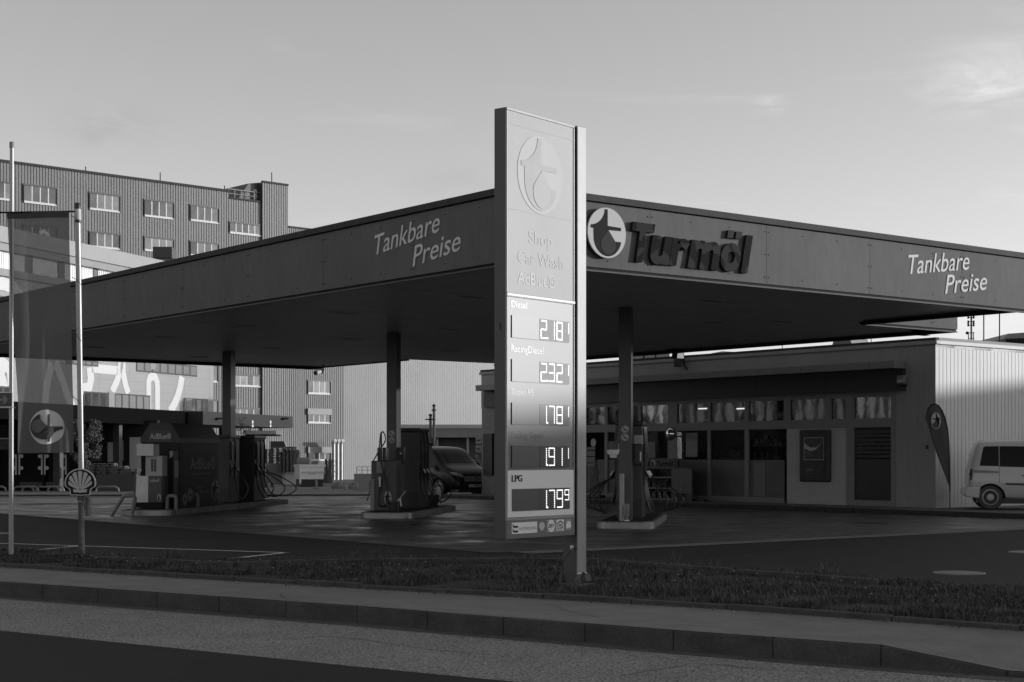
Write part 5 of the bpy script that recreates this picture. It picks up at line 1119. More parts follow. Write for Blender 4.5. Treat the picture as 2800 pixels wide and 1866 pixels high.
window(842, 1042, 903, 1076, 4, b=0, glass='glass'); window(842, 1120, 903, 1156, 4, shutter=True); window(843, 1225, 903, 1259, 4, shutter=True)
# lightning rods on the block
for (x, y0, y1) in ((234, 456, 471), (438, 472, 496), (614, 508, 520), (743, 472, 502)):
    d = b1.w(b1.a(x)).y + .5; rod(x, y0, y1, d, 'thin rod on the office block roof, %s' % {234: 'leftmost', 438: 'second from left', 614: 'third from left', 743: 'on the tower'}[x], .05)
# three exhaust pipes in front of the facade
for k, x in enumerate((912, 922.5, 933)):
    d = b1.w(b1.a(x, -1.6), -1.6).y; t = thing('vent_pipe', '%s of three bright upright vent pipes before the grey facade' % ('leftmost', 'middle', 'rightmost')[k], 'pipe', (ray(x) * d, d, -1.1), 0, 'vent pipes at the facade')
    zt = zpx(1213, d) + 1.1; MB().tube([(0, 0, 0), (0, 0, zt)], .17, 12).build('pipe', M['pole'], t, smooth=True); MB().tube([(0, 0, zt - .05), (.05, -.1, zt + .25), (.25, -.35, zt + .3)], .2, 12).build('elbow', M['lgrey'], t, smooth=True)
# white office wing with graphic bands (nearer)
b2 = vpframe(2950, 400, 112.0)
WB = b2.thing('graphics_building', 'pale panelled office building with swooping white graphics and dark window strips', 'building')
M['pan'] = mat('pale_panels', .27, .5, n_amt=.04, n_scale=.8); M['gra'] = mat('white_graphics', .55, .5); M['rib3'] = mat('white_ribbed', .74, .45)
aR = b2.a(584); aLf = b2.a(-420); zp0 = b2.z(400, 1125)
# facade between the graphic floors: panels with joints
zA = b2.z(200, 665); zB_ = b2.z(200, 705); zC_ = b2.z(200, 718)     # parapet band, dark joint
mb = MB(); mb.box(aLf, b2.a(459), -.5, 12, zB_, zA); mb.build('parapet', M['pan'], WB)
mb = MB(); mb.box(aLf, b2.a(459), -.35, .0, zC_ - .15, zB_ - .01); mb.build('soffit_band', M['mgrey'], WB)
zD = b2.z(20, 738); zE = b2.z(20, 758)
mb = MB(); corr(mb, aLf, b2.a(459), zD, zC_, 0, .22, .03, ribp); mb.build('ribbed_wall', M['rib3'], WB)
mb = MB(); mb.box(aLf, b2.a(459), -.25, .0, zE, zD - .01); mb.build('middle_band', M['mgrey'], WB)
zF = b2.z(200, 830)
mb = MB(); mb.box(aLf, aR, .0, .3, GZ, zE - .01); mb.build('panel_wall', M['pan'], WB)
mb = MB(); mb.box(aLf, b2.a(459), .31, 14, GZ, zA - .2); mb.build('core', M['dgrey'], WB)
mb = MB(); mb.box(b2.a(459), aR, .31, 14, GZ, b2.z(500, 760)); mb.build('core', M['dgrey'], WB)
jn = MB()
z = GZ
while z < zE - .3: jn.box(aLf, aR, -.004, .001, z, z + .035); z += .62
for x in range(0, 14): a = aR - .6 - x * 3.6; jn.box(a, a + .04, -.004, .001, GZ, zE - .02)
jo = jn.build('panel_joints', M['mgrey'], WB); jo['kind'] = 'stuff'
def dark_strip(px0, px1, y0, y1, n, xr=None):
    a0 = b2.a(px0); a1 = b2.a(px1); zt = b2.z(xr or px0, y0); zb = b2.z(xr or px0, y1); w_ = (a1 - a0) / n
    f = MB(); f.box(a0, a1, -.03, .04, zb, zt); fo_ = f.build('window_strip', M['black'], WB); f2 = MB()
    for k in range(n):
        MB().add([(a0 + w_ * k + .1, -.035, zb + .1), (a0 + w_ * (k + 1) - .1, -.035, zb + .1), (a0 + w_ * (k + 1) - .1, -.035, zt - .1), (a0 + w_ * k + .1, -.035, zt - .1)], [(0, 1, 2, 3)]).build('pane', M['glass'], fo_)
dark_strip(180, 268, 985, 1000, 5, 228); dark_strip(372, 538, 984, 1016, 8, 372); dark_strip(228, 410, 1070, 1118, 9, 228); dark_strip(502, 567, 1088, 1126, 4, 502); dark_strip(-60, 30, 800, 822, 4, 0); dark_strip(-60, 30, 1052, 1075, 4, 0)
for (x0, x1, y0, y1) in ((296, 312, 1072, 1120), (508, 524, 1090, 1122), (410, 424, 986, 1010)): MB().box(b2.a(x0), b2.a(x1), -.05, -.031, b2.z(x0, y1), b2.z(x0, y0)).build('infill_panel', M['mgrey'], WB)
dark_strip(254, 268, 724, 770, 1, 254); dark_strip(68, 88, 685, 745, 1, 68); dark_strip(157, 176, 706, 765, 1, 157)
def ribbon(px, wd, m=M['gra']):
    pts = [Vector((b2.a(x), b2.z(x, y))) for x, y in px]; o = []; n = len(pts); L_, R_ = [], []
    for i in range(n):
        d = (pts[min(i + 1, n - 1)] - pts[max(i - 1, 0)]); d = d.normalized() if d.length > 1e-6 else Vector((1, 0)); q = Vector((-d.y, d.x)) * wd / 2; L_.append(pts[i] + q); R_.append(pts[i] - q)
    MB().add([(p.x, -.02, p.y) for p in L_] + [(p.x, -.02, p.y) for p in R_], [(i, i + 1, n + i + 1, n + i) for i in range(n - 1)]).build('graphic', m, WB)
ribbon([(406, 1127), (406, 1060), (406, 1045), (409, 1034), (417, 1028), (424, 1032), (429, 1045), (430, 1060), (430, 1127)], .62)
ribbon([(497, 1030), (492, 1060), (485, 1085), (475, 1108), (464, 1127)], .75)
ribbon([(245, 1005), (248, 1035), (244, 1058), (230, 1064), (215, 1060)], .75); ribbon([(250, 1007), (322, 1014)], .6)
ribbon([(331, 988), (326, 1020), (318, 1045), (306, 1072)], .62); ribbon([(335, 988), (336, 1020), (342, 1050), (350, 1076)], .62)
ribbon([(-30, 1000), (10, 998), (22, 1008), (25, 1025), (20, 1038), (-30, 1034)], .9)
ribbon([(-40, 775), (10, 776), (40, 790), (60, 815), (72, 840)], .8); ribbon([(150, 990), (170, 1040), (185, 1085), (200, 1120)], .7); ribbon([(140, 990), (128, 1050), (120, 1120)], .7)
ribbon([(108, 640), (120, 632), (134, 646)], .3)
# roof unit behind the canopy edge
ru = P(443, 706, 118); t = thing('roof_unit', 'dark box-shaped ventilation unit on the pale building roof', 'ventilation unit', (ru.x, ru.y, ru.z)); MB().box(-.7, .75, 0, 1.6, 0, .85).build('case', M['dgrey'], t, bevel=.03)
MB().box(-1.0, 4.2, .2, 3, -.9, -.02).build('base', M['mgrey'], t)
# dock canopy: dark slab in front
d3 = vpframe(2700, 555, 96.0)
DK = d3.thing('dock_canopy', 'dark flat loading dock canopy with numbered plates', 'canopy'); zt = d3.z(555, 1125); zb = d3.z(555, 1161)
aE = d3.a(800)
MB().box(0, aE, 0, 5, zb, zt).build('fascia', mat('dock_fascia', .045, .6, spec=.1), DK)
MB().box(-26, -.02, 1.0, 9, zb - .1, zt + .0).build('fascia', mat('dock_fascia_shaded', .008, .9, spec=.0), DK);  # shade on this face put into the colour, blacker than the front
for k, x in enumerate((639, 690, 739)):
    a = d3.a(x); z = d3.z(x, 1160); pp = MB().box(a - .1, a + .1, -.03, -.005, z - .2, z + .22).build('number_plate', M['white'], DK)
    text('lettering', ('63', '61', '60')[k], (a - .07, z - .08), (a + .07, z - .08), .17, -.035, 0, M['gap'], pp, .02)
for x in (594, 774): a = d3.a(x); MB().box(a - .2, a + .25, -.5, 0, d3.z(x, 1147), d3.z(x, 1143)).build('floodlight', M['black'], DK)
for q in (-25, -19, -13, -7, -1.2, 2, 6): MB().box(q, q + .35, 1.6, 2.0, GZ, zb - .1).build('column', M['dgrey'], DK)
# loading dock wall, doors and dock stations at the left
dw = Fr(ray(-100) * 92, 92, 1, -.06)
DW = dw.thing('loading_dock', 'dark loading dock front with recessed bays and pale edge strips', 'loading dock')
MB().box(dw.a(-400), dw.a(430), 0, .5, GZ, dw.z(100, 1150)).build('wall', mat('dock_wall', .025, .8, spec=.1, n_amt=.15, n_scale=.5), DW)
for k, (x0, x1) in enumerate(((-78, 4), (59, 68), (60, 138), (138, 196))):
    pass
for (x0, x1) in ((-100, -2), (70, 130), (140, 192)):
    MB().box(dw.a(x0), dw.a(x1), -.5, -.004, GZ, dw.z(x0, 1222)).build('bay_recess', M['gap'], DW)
    MB().box(dw.a(x0), dw.a(x1), -.9, -.505, dw.z(x0, 1330), dw.z(x0, 1318)).build('dock_leveller', M['dgrey'], DW)
for x in (0, 60, 69, 130, 138, 195):
    a = dw.a(x); s_ = MB().box(a - .04, a + .04, -.95, -.91, dw.z(x, 1298), dw.z(x, 1243)).build('edge_strip', M['white'], DW)
    for y in (1248, 1280): MB().lathe((a + (.12 if x in (0, 69, 138) else -.12), -.93, dw.z(x, y)), [(.12, -.02), (.12, .02)], 6, 'y').build('marker', M['white'], s_)
MB().box(dw.a(-60), dw.a(45), -1.2, -.95, dw.z(0, 1202), dw.z(0, 1199)).build('light_bar', M['white'], DW); MB().box(dw.a(-60), dw.a(45), -1.1, -.95, dw.z(0, 1230), dw.z(0, 1204)).build('shutter_box', M['dgrey'], DW)
for (x0, x1, y0, y1, m) in ((296, 312, 1210, 1264, 'lgrey'), (318, 340, 1205, 1260, 'mgrey'), (356, 390, 1196, 1290, 'lgrey'), (340, 356, 1200, 1285, 'gap'), (250, 280, 1210, 1262, 'dgrey'), (282, 294, 1202, 1262, 'gap')):
    MB().box(dw.a(x0), dw.a(x1), -.12, -.005, dw.z(x0, y1), dw.z(x0, y0)).build('door' if m != 'lgrey' else 'pale_wall_panel', M[m], DW)  # light grey pieces are wall panels, the other tones doors
MB().box(dw.a(262, -8), dw.a(372, -8), -8, -7.6, GZ, dw.z(300, 1298, -8)).build('low_wall', M['dgrey'], DW)
# bike-rack style hoops in front of the dock
for k, (x0, x1, y) in enumerate(((-60, 16, 1330), (36, 92, 1328), (60, 105, 1326), (98, 162, 1326), (130, 175, 1325), (262, 325, 1323))):
    d = 81.0; t = thing('rail_hoop', '%s low pale rail hoop in the loading yard' % ('leftmost', 'second', 'third', 'fourth', 'fifth', 'rightmost')[k], 'rail hoop', (ray((x0 + x1) / 2) * d, d, TZ(d)), 0, 'low rail hoops in the yard'); h = (x1 - x0) / 2 * d / F
    MB().tube([(-h, 0, 0), (-h + .04, 0, .16), (-h + .18, 0, .24), (h - .18, 0, .24), (h - .04, 0, .16), (h, 0, 0)], .05, 8).build('rail', M['mgrey'], t, smooth=True)
# pallets ------------------------------------------------------
def pallet_proto():
    t = thing('pallet', 'x', 'pallet'); mb = MB()
    for y in (-.6, -.35, -.1, .15, .4): mb.box(-.4, .4, y + .02, y + .2, .12, .144)
    mb.build('deck', M['wood'], t); mb = MB()
    for x in (-.4, -.07, .26):
        for y in (-.6, -.07, .46): mb.box(x, x + .14, y, y + .14, .022, .1)
        mb.box(x, x + .14, -.6, .6, .0, .022); mb.box(x, x + .14, -.6, .6, .1, .12)
    mb.build('blocks', M['wood'], t); return t
PR = None; pn_ = 0
def stack(px, py_base, d, n, rz, where, zb=None):
    global PR, pn_
    z = TZ(d) if zb is None else zb
    for k in range(n):
        if PR is None: PR = pallet_proto(); o = PR
        else: o = copy_tree(PR)
        o.location = (ray(px) * d + random.uniform(-.03, .03), d + random.uniform(-.03, .03), z + k * .144); o.rotation_euler = (0, 0, rz + random.uniform(-.03, .03)); o['label'] = 'wooden pallet in the %s' % where; o['group'] = 'wooden pallets, ' + where
PDD = 140.0
CB = thing('concrete_bay', 'grey concrete storage bay wall with pale end posts in the yard', 'wall', (ray(735) * PDD, PDD, TZ(PDD)), math.radians(8))
def pl_(px): return (px - 735) * PDD / F
zw = zpx(1268, PDD) - TZ(PDD); MB().box(pl_(690), pl_(772), 0, .3, 0, zw).build('wall', M['mgrey'], CB); MB().box(pl_(722), pl_(727), -.05, 0, 0, zw).build('post', M['lgrey'], CB)
MB().box(pl_(772), pl_(780), -.4, .4, 0, zw).build('post', M['white'], CB); MB().box(pl_(780), pl_(818), -1.0, .2, zpx(1303, PDD) - TZ(PDD), zpx(1294, PDD) - TZ(PDD)).build('ledge', M['lgrey'], CB); MB().box(pl_(781), pl_(808), -.9, .1, 0, zpx(1304, PDD) - TZ(PDD)).build('plinth', M['lgrey'], CB)
zt_p = zpx(1268, PDD)
for k, (px, n, w_) in enumerate(((705, 7, 'first stack from the left'), (722, 9, 'second stack from the left'), (742, 9, 'third stack, lower'), (760, 10, 'fourth stack with uneven top'))): stack(px, 0, PDD + .9, n, 1.57, w_ + ' on the storage bay', zt_p)
for k, (px, n, w_) in enumerate(((779, 13, 'end-on stack left'), (789, 15, 'end-on stack second'), (799, 16, 'end-on stack third and tallest'), (809, 14, 'end-on stack right'))): stack(px, 0, PDD - .5, n, 0, w_ + ' on the ledge', zpx(1293, PDD))
stack(862, 0, 152, 9, 1.57, 'low stack right behind the skip'); stack(885, 0, 152, 10, 1.57, 'middle stack behind the skip'); stack(901, 0, 151, 16, 0, 'tall narrow stack left of the vent pipes', -3.2 + 2.2)
for k, (px, n) in enumerate(((250, 3), (285, 4), (318, 3), (350, 2))): stack(px, 0, 83.9, n, 1.57, 'loose pile %d on the dock wall' % (k + 1) if False else ('loose pile nearest the tree', 'second loose pile on the dock wall', 'third loose pile on the dock wall', 'loose pile beside the kiosk')[k], zpx(1297, 83.9))
# skip
sk_d = 118.0; SKP = thing('skip_container', 'small white open waste skip with flared side in the yard', 'skip', (ray(856) * sk_d, sk_d, TZ(sk_d)), math.radians(22))
def kx_(px): return (px - 856) * sk_d / F
kz = lambda y: zpx(y, sk_d) - TZ(sk_d)
MB().prism([(kx_(821), kz(1311)), (kx_(885), kz(1311)), (kx_(888), kz(1272)), (kx_(821), kz(1272))], 0, 1.8, 'y').build('tub', M['white'], SKP); MB().box(kx_(819), kx_(891), -.06, 1.86, kz(1277), kz(1271)).build('rim', M['white'], SKP)
MB().box(kx_(822), kx_(889), -.05, -.001, kz(1294), kz(1290)).build('rib', M['lgrey'], SKP); MB().box(kx_(818), kx_(822), -.08, .1, kz(1323), kz(1270)).build('corner_post', M['white'], SKP); MB().box(kx_(824), kx_(884), .1, 1.7, .02, kz(1311)).build('underframe', M['black'], SKP)
text('lettering', 'Container', (kx_(843), kz(1299)), (kx_(864), kz(1299)), .13, -.004, 0, M['mgrey'], SKP)
sf_ = thing('storage_tank', 'pale cylindrical tank behind the white skip', 'tank', (ray(830) * 130, 130, TZ(130))); MB().tube([(-.5, 0, zpx(1268, 130) - TZ(130)), (.5, 0, zpx(1268, 130) - TZ(130))], .5, 16).build('tank', M['mgrey'], sf_, smooth=True); MB().box(.45, .6, -.1, .1, 0, zpx(1256, 130) - TZ(130)).build('post', M['lgrey'], sf_)
# solar-like tilted lids over the pallets
for (x0, x1, lab) in ((690, 713, 'dark tilted awning panel left above the pallets'), (739, 783, 'dark tilted awning panel right above the pallets')):
    d = 150; a = P(x0, 1226, d); b_ = P(x1, 1207, d); t = thing('tilted_panel', lab, 'panel', (a.x, d, 0), 0, 'tilted panels at the facade')
    MB().prism([(0, a.z), (b_.x - a.x, a.z), (b_.x - a.x - .25, b_.z), (.0, b_.z)], 0, .08, 'y').build('panel', M['dgrey'], t); MB().prism([(b_.x - a.x, a.z), (b_.x - a.x + .08, a.z), (b_.x - a.x - .17, b_.z), (b_.x - a.x - .25, b_.z)], -.02, .1, 'y').build('edge', M['white'], t); MB().tube([(.1, .1, a.z), (.1, .1, TZ(d))], .05).build('leg', M['dgrey'], t)
# entrance roof under dock canopy
t = thing('entrance_roof', 'flat pale entrance roof with slim post below the dock canopy', 'roof', (ray(712) * 128, 128, 0)); q = 128 / F
MB().box(-45 * q, 43 * q, 0, 3, zpx(1188, 128), zpx(1178, 128)).build('slab', M['lgrey'], t); MB().box(-43 * q, 41 * q, .05, 2.9, zpx(1192, 128), zpx(1188.5, 128)).build('underside', M['gap'], t); MB().box(-5 * q, -2 * q, .5, .6, TZ(128), zpx(1192, 128)).build('post', M['dgrey'], t)
# low grey building behind the dark van
lb_ = Fr(ray(1094) * 95, 95, 1, 0); LBt = lb_.thing('depot_building', 'long low grey depot with deep fascia behind the dark van', 'building')
MB().box(0, lb_.a(1345), -.6, 8, lb_.z(1100, 1197), lb_.z(1100, 1172)).build('fascia', M['mgrey'], LBt); MB().box(0, lb_.a(1345), -.7, -.2, lb_.z(1100, 1171.5), lb_.z(1100, 1162)).build('parapet', M['lgrey'], LBt); MB().box(0, lb_.a(1345), .3, 8, GZ, lb_.z(1100, 1197) - .01).build('wall', mat('depot_wall', .05, .6, n_amt=.2, n_scale=.4), LBt)
for x in (1102, 1196, 1279): MB().tube([(lb_.a(x), -.1, GZ), (lb_.a(x), -.1, lb_.z(x, 1197))], .09).build('column', M['steel'], LBt)
for k, (x, y0, y1, lab) in enumerate(((1177, 1133, 1225, 'shorter one of two slim masts behind the dark van'), (1186.5, 1107, 1225, 'taller one of two slim masts behind the dark van'))):
    d = 75; t = thing('slim_mast', lab, 'mast', (ray(x) * d, d, TZ(d))); zz = zpx(y0, d) - TZ(d); MB().tube([(0, 0, 0), (0, 0, zz)], .06, 8).build('tube', M['dgrey'], t); MB().lathe((0, 0, zz - .3), [(.05, 0), (.14, .02), (.05, .06), (.04, .2), (.1, .25), (.04, .32)], 10).build('head', M['black'], t); MB().tube([(-.25 if k == 0 else -.1, 0, zz - .25), (.25 if k == 0 else .1, 0, zz - .25)], .03).build('arm', M['black'], t)
# stones, bollards, barrier beyond the middle island
def rock(px, py, w_, h, lab):
    c = G(px, py, 0); c.z = -.02; bm = bmesh.new(); bmesh.ops.create_icosphere(bm, subdivisions=3, radius=1)
    for v in bm.verts:
        n_ = mnoise.noise(v.co * 1.3 + Vector((px, 0, 0))) * .35 + mnoise.noise(v.co * 3.5) * .12; v.co *= 1 + n_; v.co.x *= w_; v.co.y *= w_ * .8; v.co.z = max(-.05, v.co.z * h)
    me = bpy.data.meshes.new('rock'); bm.to_mesh(me); bm.free(); me.materials.append(mat('rock_stone', .17, .85, n_amt=.4, n_scale=3, n2_amt=.3, n2_scale=15, bump=.8, b_scale=8)); o = bpy.data.objects.new('rock', me); COL.objects.link(o); o.location = c; tag(o, lab, 'rock', 'rocks beside the yard road')
rock(926, 1334, .33, .28, 'left grey boulder beyond the middle island'); rock(966, 1334, .25, .29, 'right peaked boulder beyond the middle island')
for (px, y0, y1, lab) in ((734, 1320, 1348, 'stubby bollard left of the white skip'), (865, 1310, 1337, 'thin dark bollard in front of the white skip')):
    c = G(px, y1, 0); t = thing('yard_post', lab, 'bollard', c); zz = zpx(y0, c.y); MB().tube([(0, 0, 0), (0, 0, zz)], .08 if px < 800 else .05, 10).build('tube', M['mgrey'], t, smooth=True); MB().lathe((0, 0, 0), [(.2, 0), (.18, .04)], 12).build('foot', M['dgrey'], t)
t = thing('cable_drum', 'dark round drum and pale planks lying beside the storage bay', 'drum', G(735, 1334, 0)); MB().lathe((0, 0, 0), [(.2, 0), (.26, .3), (.2, .34)], 14).build('drum', M['dgrey'], t, smooth=True); MB().box(-.9, -.2, -.1, .2, .0, .12).build('plank', M['lgrey'], t)
bw_ = thing('block_wall', 'low pale concrete block wall left of the middle island', 'wall', (ray(990) * 88, 88, TZ(88))); MB().box(-22 * 88 / F, 40 * 88 / F, 0, .3, 0, zpx(1296, 88) - TZ(88)).build('wall', M['mgrey'], bw_); 
for q in range(4): MB().tube([(-.3 + q * .3, 0, zpx(1296, 88) - TZ(88)), (-.3 + q * .3, 0, zpx(1276, 88) - TZ(88))], .02).build('rail_post', M['lgrey'], bw_)
for z in (1277, 1286): MB().tube([(-.3, 0, zpx(z, 88) - TZ(88)), (.6, 0, zpx(z, 88) - TZ(88))], .015).build('rail', M['lgrey'], bw_)
# signs at the shop end
t = thing('sign_cluster', 'post with stacked notices and a round ten-limit sign beside the shop end wall', 'sign', (ray(1304) * 62, 62, 0)); q = 62 / F
MB().tube([(0, .02, 0), (0, .02, zpx(1192, 62))], .03).build('post', M['dgrey'], t)
for (y0, y1, x0, x1) in ((1195, 1214, -3, 12), (1218, 1238, -3, 12), (1257, 1270, -8, 8)):
    nt_ = MB().box(x0 * q, x1 * q, -.02, 0, zpx(y1, 62), zpx(y0, 62)).build('notice', M['lgrey'], t); MB().box((x0 + 3) * q, (x1 - 3) * q, -.024, -.02, zpx((y0 + y1) / 2 + 2, 62), zpx((y0 + y1) / 2 - 2, 62)).build('print', M['dgrey'], nt_)
r = 7.2 * q; zc = zpx(1248.5, 62); o_ = MB().prism([(-1 * q + r * x, zc + r * z) for x, z in C_N[::2]], -.03, -.021, 'y').build('round_sign', M['gap'], t); MB().prism([(-1 * q + r * .78 * x, zc + r * .78 * z) for x, z in C_N[::2]], -.034, -.031, 'y').build('field', M['white'], o_)
text('lettering', '10', (-1 * q - r * .5, zc - .045), (-1 * q + r * .5, zc - .045), .09, -.036, 0, M['gap'], o_, .03)
# right-hand far things
ct_d = 260.0; CT = thing('cell_tower', 'distant lattice mast with antenna panels above the pale side wall', 'mast', (ray(2656) * ct_d, ct_d, 0)); q = ct_d / F
MB().tube([(0, 0, 0), (0, 0, zpx(845, ct_d))], .16, 8).build('mast', M['dgrey'], CT)
for (x, y0, y1) in ((-8.5, 848, 872), (-8.5, 877, 893), (6.5, 848, 872), (6.5, 877, 893)): MB().box((x - 1.8) * q, (x + 1.8) * q, -.15, .15, zpx(y1, ct_d), zpx(y0, ct_d)).build('antenna_panel', M['gap'], CT)
for y in (852, 869, 880, 890, 911, 926): MB().box(-9 * q, 8 * q, -.05, .05, zpx(y, ct_d) - .06, zpx(y, ct_d) + .06).build('cross_arm', M['dgrey'], CT)
for x in (-8, 6): MB().tube([(x * q, 0, zpx(940, ct_d)), (x * q, 0, zpx(908, ct_d))], .08).build('strut', M['dgrey'], CT)
MB().sphere((-11.5 * q, 0, zpx(911, ct_d)), .26, 6).build('dish', M['gap'], CT)
t = thing('hall_roof', 'dark overhanging roof corner of a building behind the pale side wall', 'building', (ray(2746) * 90, 90, 0)); q = 90 / F
MB().prism([(0, zpx(926.5, 90)), (6 * q, zpx(935, 90)), (120 * q, zpx(935, 90)), (120 * q, zpx(905, 90)), (10 * q, zpx(913, 90))], 0, 14, 'y').build('roof', M['mgrey'], t); MB().box(8 * q, 120 * q, .3, 13, 0, zpx(935, 90) - .01).build('wall', M['dgrey'], t)
MB().prism([(.02, zpx(927, 90)), (6 * q, zpx(935, 90)), (120 * q, zpx(935, 90)), (120 * q, zpx(923, 90))], -.05, -.005, 'y').build('eave', M['gap'], t)
t = thing('panel_building', 'pale box-panelled building glimpsed between canopy and shop roof', 'building', (ray(1735) * 120, 120, 0)); q = 120 / F
for (x0, x1) in ((-8, 23), (28, 55), (60, 96)): MB().box(x0 * q, x1 * q, 0, 8, 0, zpx(960, 120)).build('bay', M['mgrey'], t)
MB().box(23 * q, 60 * q, .2, 7.8, 0, zpx(963, 120)).build('core', M['dgrey'], t)
t = thing('pitched_building', 'pale flat roof of a far building right of the dark tree tops', 'building', (ray(1975) * 130, 130, 0)); q = 130 / F
MB().prism([(-28 * q, 0), (80 * q, 0), (80 * q, zpx(965, 130)), (0, zpx(961, 130)), (-28 * q, zpx(966, 130))], 0, 10, 'y').build('body', M['mgrey'], t)
# ------------------------------------------------------------------ trees
def tree(name, c, h, cw, ch, nleaf, leaf, lab, trunk_r=.1, seed=1, bare=False, group=None):
    R = random.Random(seed); t = thing(name, lab, 'tree', c, 0, group); mb = MB(); mb.tube([(0, 0, 0), (.03 * h, 0, h * .4), (0, .02 * h, h * .9)], [trunk_r, trunk_r * .7, trunk_r * .25], 8); br_ = []
    for k in range(26):
        z0 = h * (.25 + .6 * R.random()); a = R.random() * 6.28; l_ = cw * (.5 + .5 * R.random()) * (1.1 - abs(z0 / h - .6)); e = Vector((l_ * math.cos(a), l_ * math.sin(a), z0 + l_ * (.4 + .5 * R.random()))); mid = Vector((e.x * .5, e.y * .5, z0 + (e.z - z0) * .35)); mb.tube([(0, 0, z0), mid, e], [trunk_r * .35, trunk_r * .22, trunk_r * .06], 5); br_.append((mid, e))
    mb.build('trunk', mat('bark', .05, .9), t); vs = []; fs = []
    cl_ = [(b_[0].lerp(b_[1], .4 + .6 * R.random()), cw * (.16 + .2 * R.random())) for b_ in br_ for _ in range(3)]
    for k in range(nleaf):
        c0, r0 = R.choice(cl_); d = Vector((R.gauss(0, 1), R.gauss(0, 1), R.gauss(0, 1))).normalized() * r0 * R.random() ** .5; p = c0 + d; u_ = Vector((R.gauss(0, 1), R.gauss(0, 1), R.gauss(0, 1))).normalized() * leaf; w_ = u_.orthogonal().normalized() * leaf * .55; k0 = len(vs)
        vs += [tuple(p - u_), tuple(p + w_), tuple(p + u_), tuple(p - w_)]; fs.append((k0, k0 + 1, k0 + 2, k0 + 3))
    me = bpy.data.meshes.new('crown'); me.from_pydata(vs, [], fs); me.materials.append(mat('foliage', .06, .7, n_amt=.5, n_scale=1.5)); o = bpy.data.objects.new('crown', me); COL.objects.link(o); o.parent = t
d = 80; tree('young_tree', (ray(232) * d, d, TZ(d)), zpx(1138, d) - TZ(d), .85, 1, 2600, .055, 'leafy young tree beside the leaning flagpole in the loading yard', .05, 3)
d = 92; tree('young_tree', (ray(655) * d, d, TZ(d)), zpx(1108, d) - TZ(d), .65, 1, 900, .04, 'thin sparse young tree behind the rear column', .035, 5)
for k, (px, d, top) in enumerate(((1888, 150, 957), (1945, 155, 955), (2083, 160, 950))): tree('far_tree', (ray(px) * d, d, TZ(d)), zpx(top, d) - TZ(d), (1.6, 1.5, .8)[k], 1, 1500, .13, ('dark tree top left above the shop roof', 'dark tree top right beside the first above the shop roof', 'single small tree tip above the shop roof')[k], .14, 20 + k, group='tree tops above the shop roof')
# shading building on the sunny side of the street (outside the picture)
sb = Fr(70, -60, 0, 1); q = sb.thing('street_building', 'long plain building across the side street that shades the forecourt', 'building')
hS = 1.78 + 69.5 * math.tan(SUN_E)
MB().box(0, 165, -16, 0, -.5, hS).build('wall', M['mgrey'], q); MB().box(-.3, 165.3, -16.3, .3, hS + .001, hS + .25).build('roof', M['dgrey'], q)
for k in range(24): MB().box(3 + k * 6.7, 6 + k * 6.7, .005, .05, 1.0, 2.8).build('window', M['glass'], q); MB().box(3 + k * 6.7, 6 + k * 6.7, .005, .05, 4.6, 6.4).build('window', M['glass'], q)
# buildings and trees along the left, outside the picture (mirrored in the shop glazing)
wl = Fr(-78, 24, 0, 1); q = wl.thing('warehouse', 'ribbed warehouse left of the station, seen only mirrored in the shop windows', 'building')
mb = MB(); corr(mb, -8, 50, 4.3, 17, 0, .6, .14, ((0, 0), (.45, 0), (.55, 1), (.9, 1))); mb.build('wall', mat('warehouse_ribs', .7, .6), q); bt2 = MB()
for k in range(70): bt2.box(-8 + k * .83, -8 + k * .83 + .36, -.2, -.02, 4.3, 17)
bo_ = bt2.build('rib_shade_strips', M['gap'], q); bo_['kind'] = 'stuff'  # dark strips added in place of rib shade, to stripe the mirrored wall
MB().box(-8, 50, -.1, 20, -.2, 4.25).build('base', M['gap'], q); MB().box(-8, 50, .3, 20, 4.3, 17).build('core', M['dgrey'], q)
for k in range(9):
    tree('roadside_tree', (-66 - 5 * random.random(), 20 + k * 8.5, -.2), (3.0 if k < 6 else 8.0) + 1.2 * random.random(), 3.2, 3, 1500, .26, ('roadside tree %s in the row left of the station, outside the picture' % ('first', 'second', 'third', 'fourth', 'fifth', 'sixth', 'seventh', 'eighth', 'ninth')[k]), .2, 50 + k, group='roadside trees left of the station')
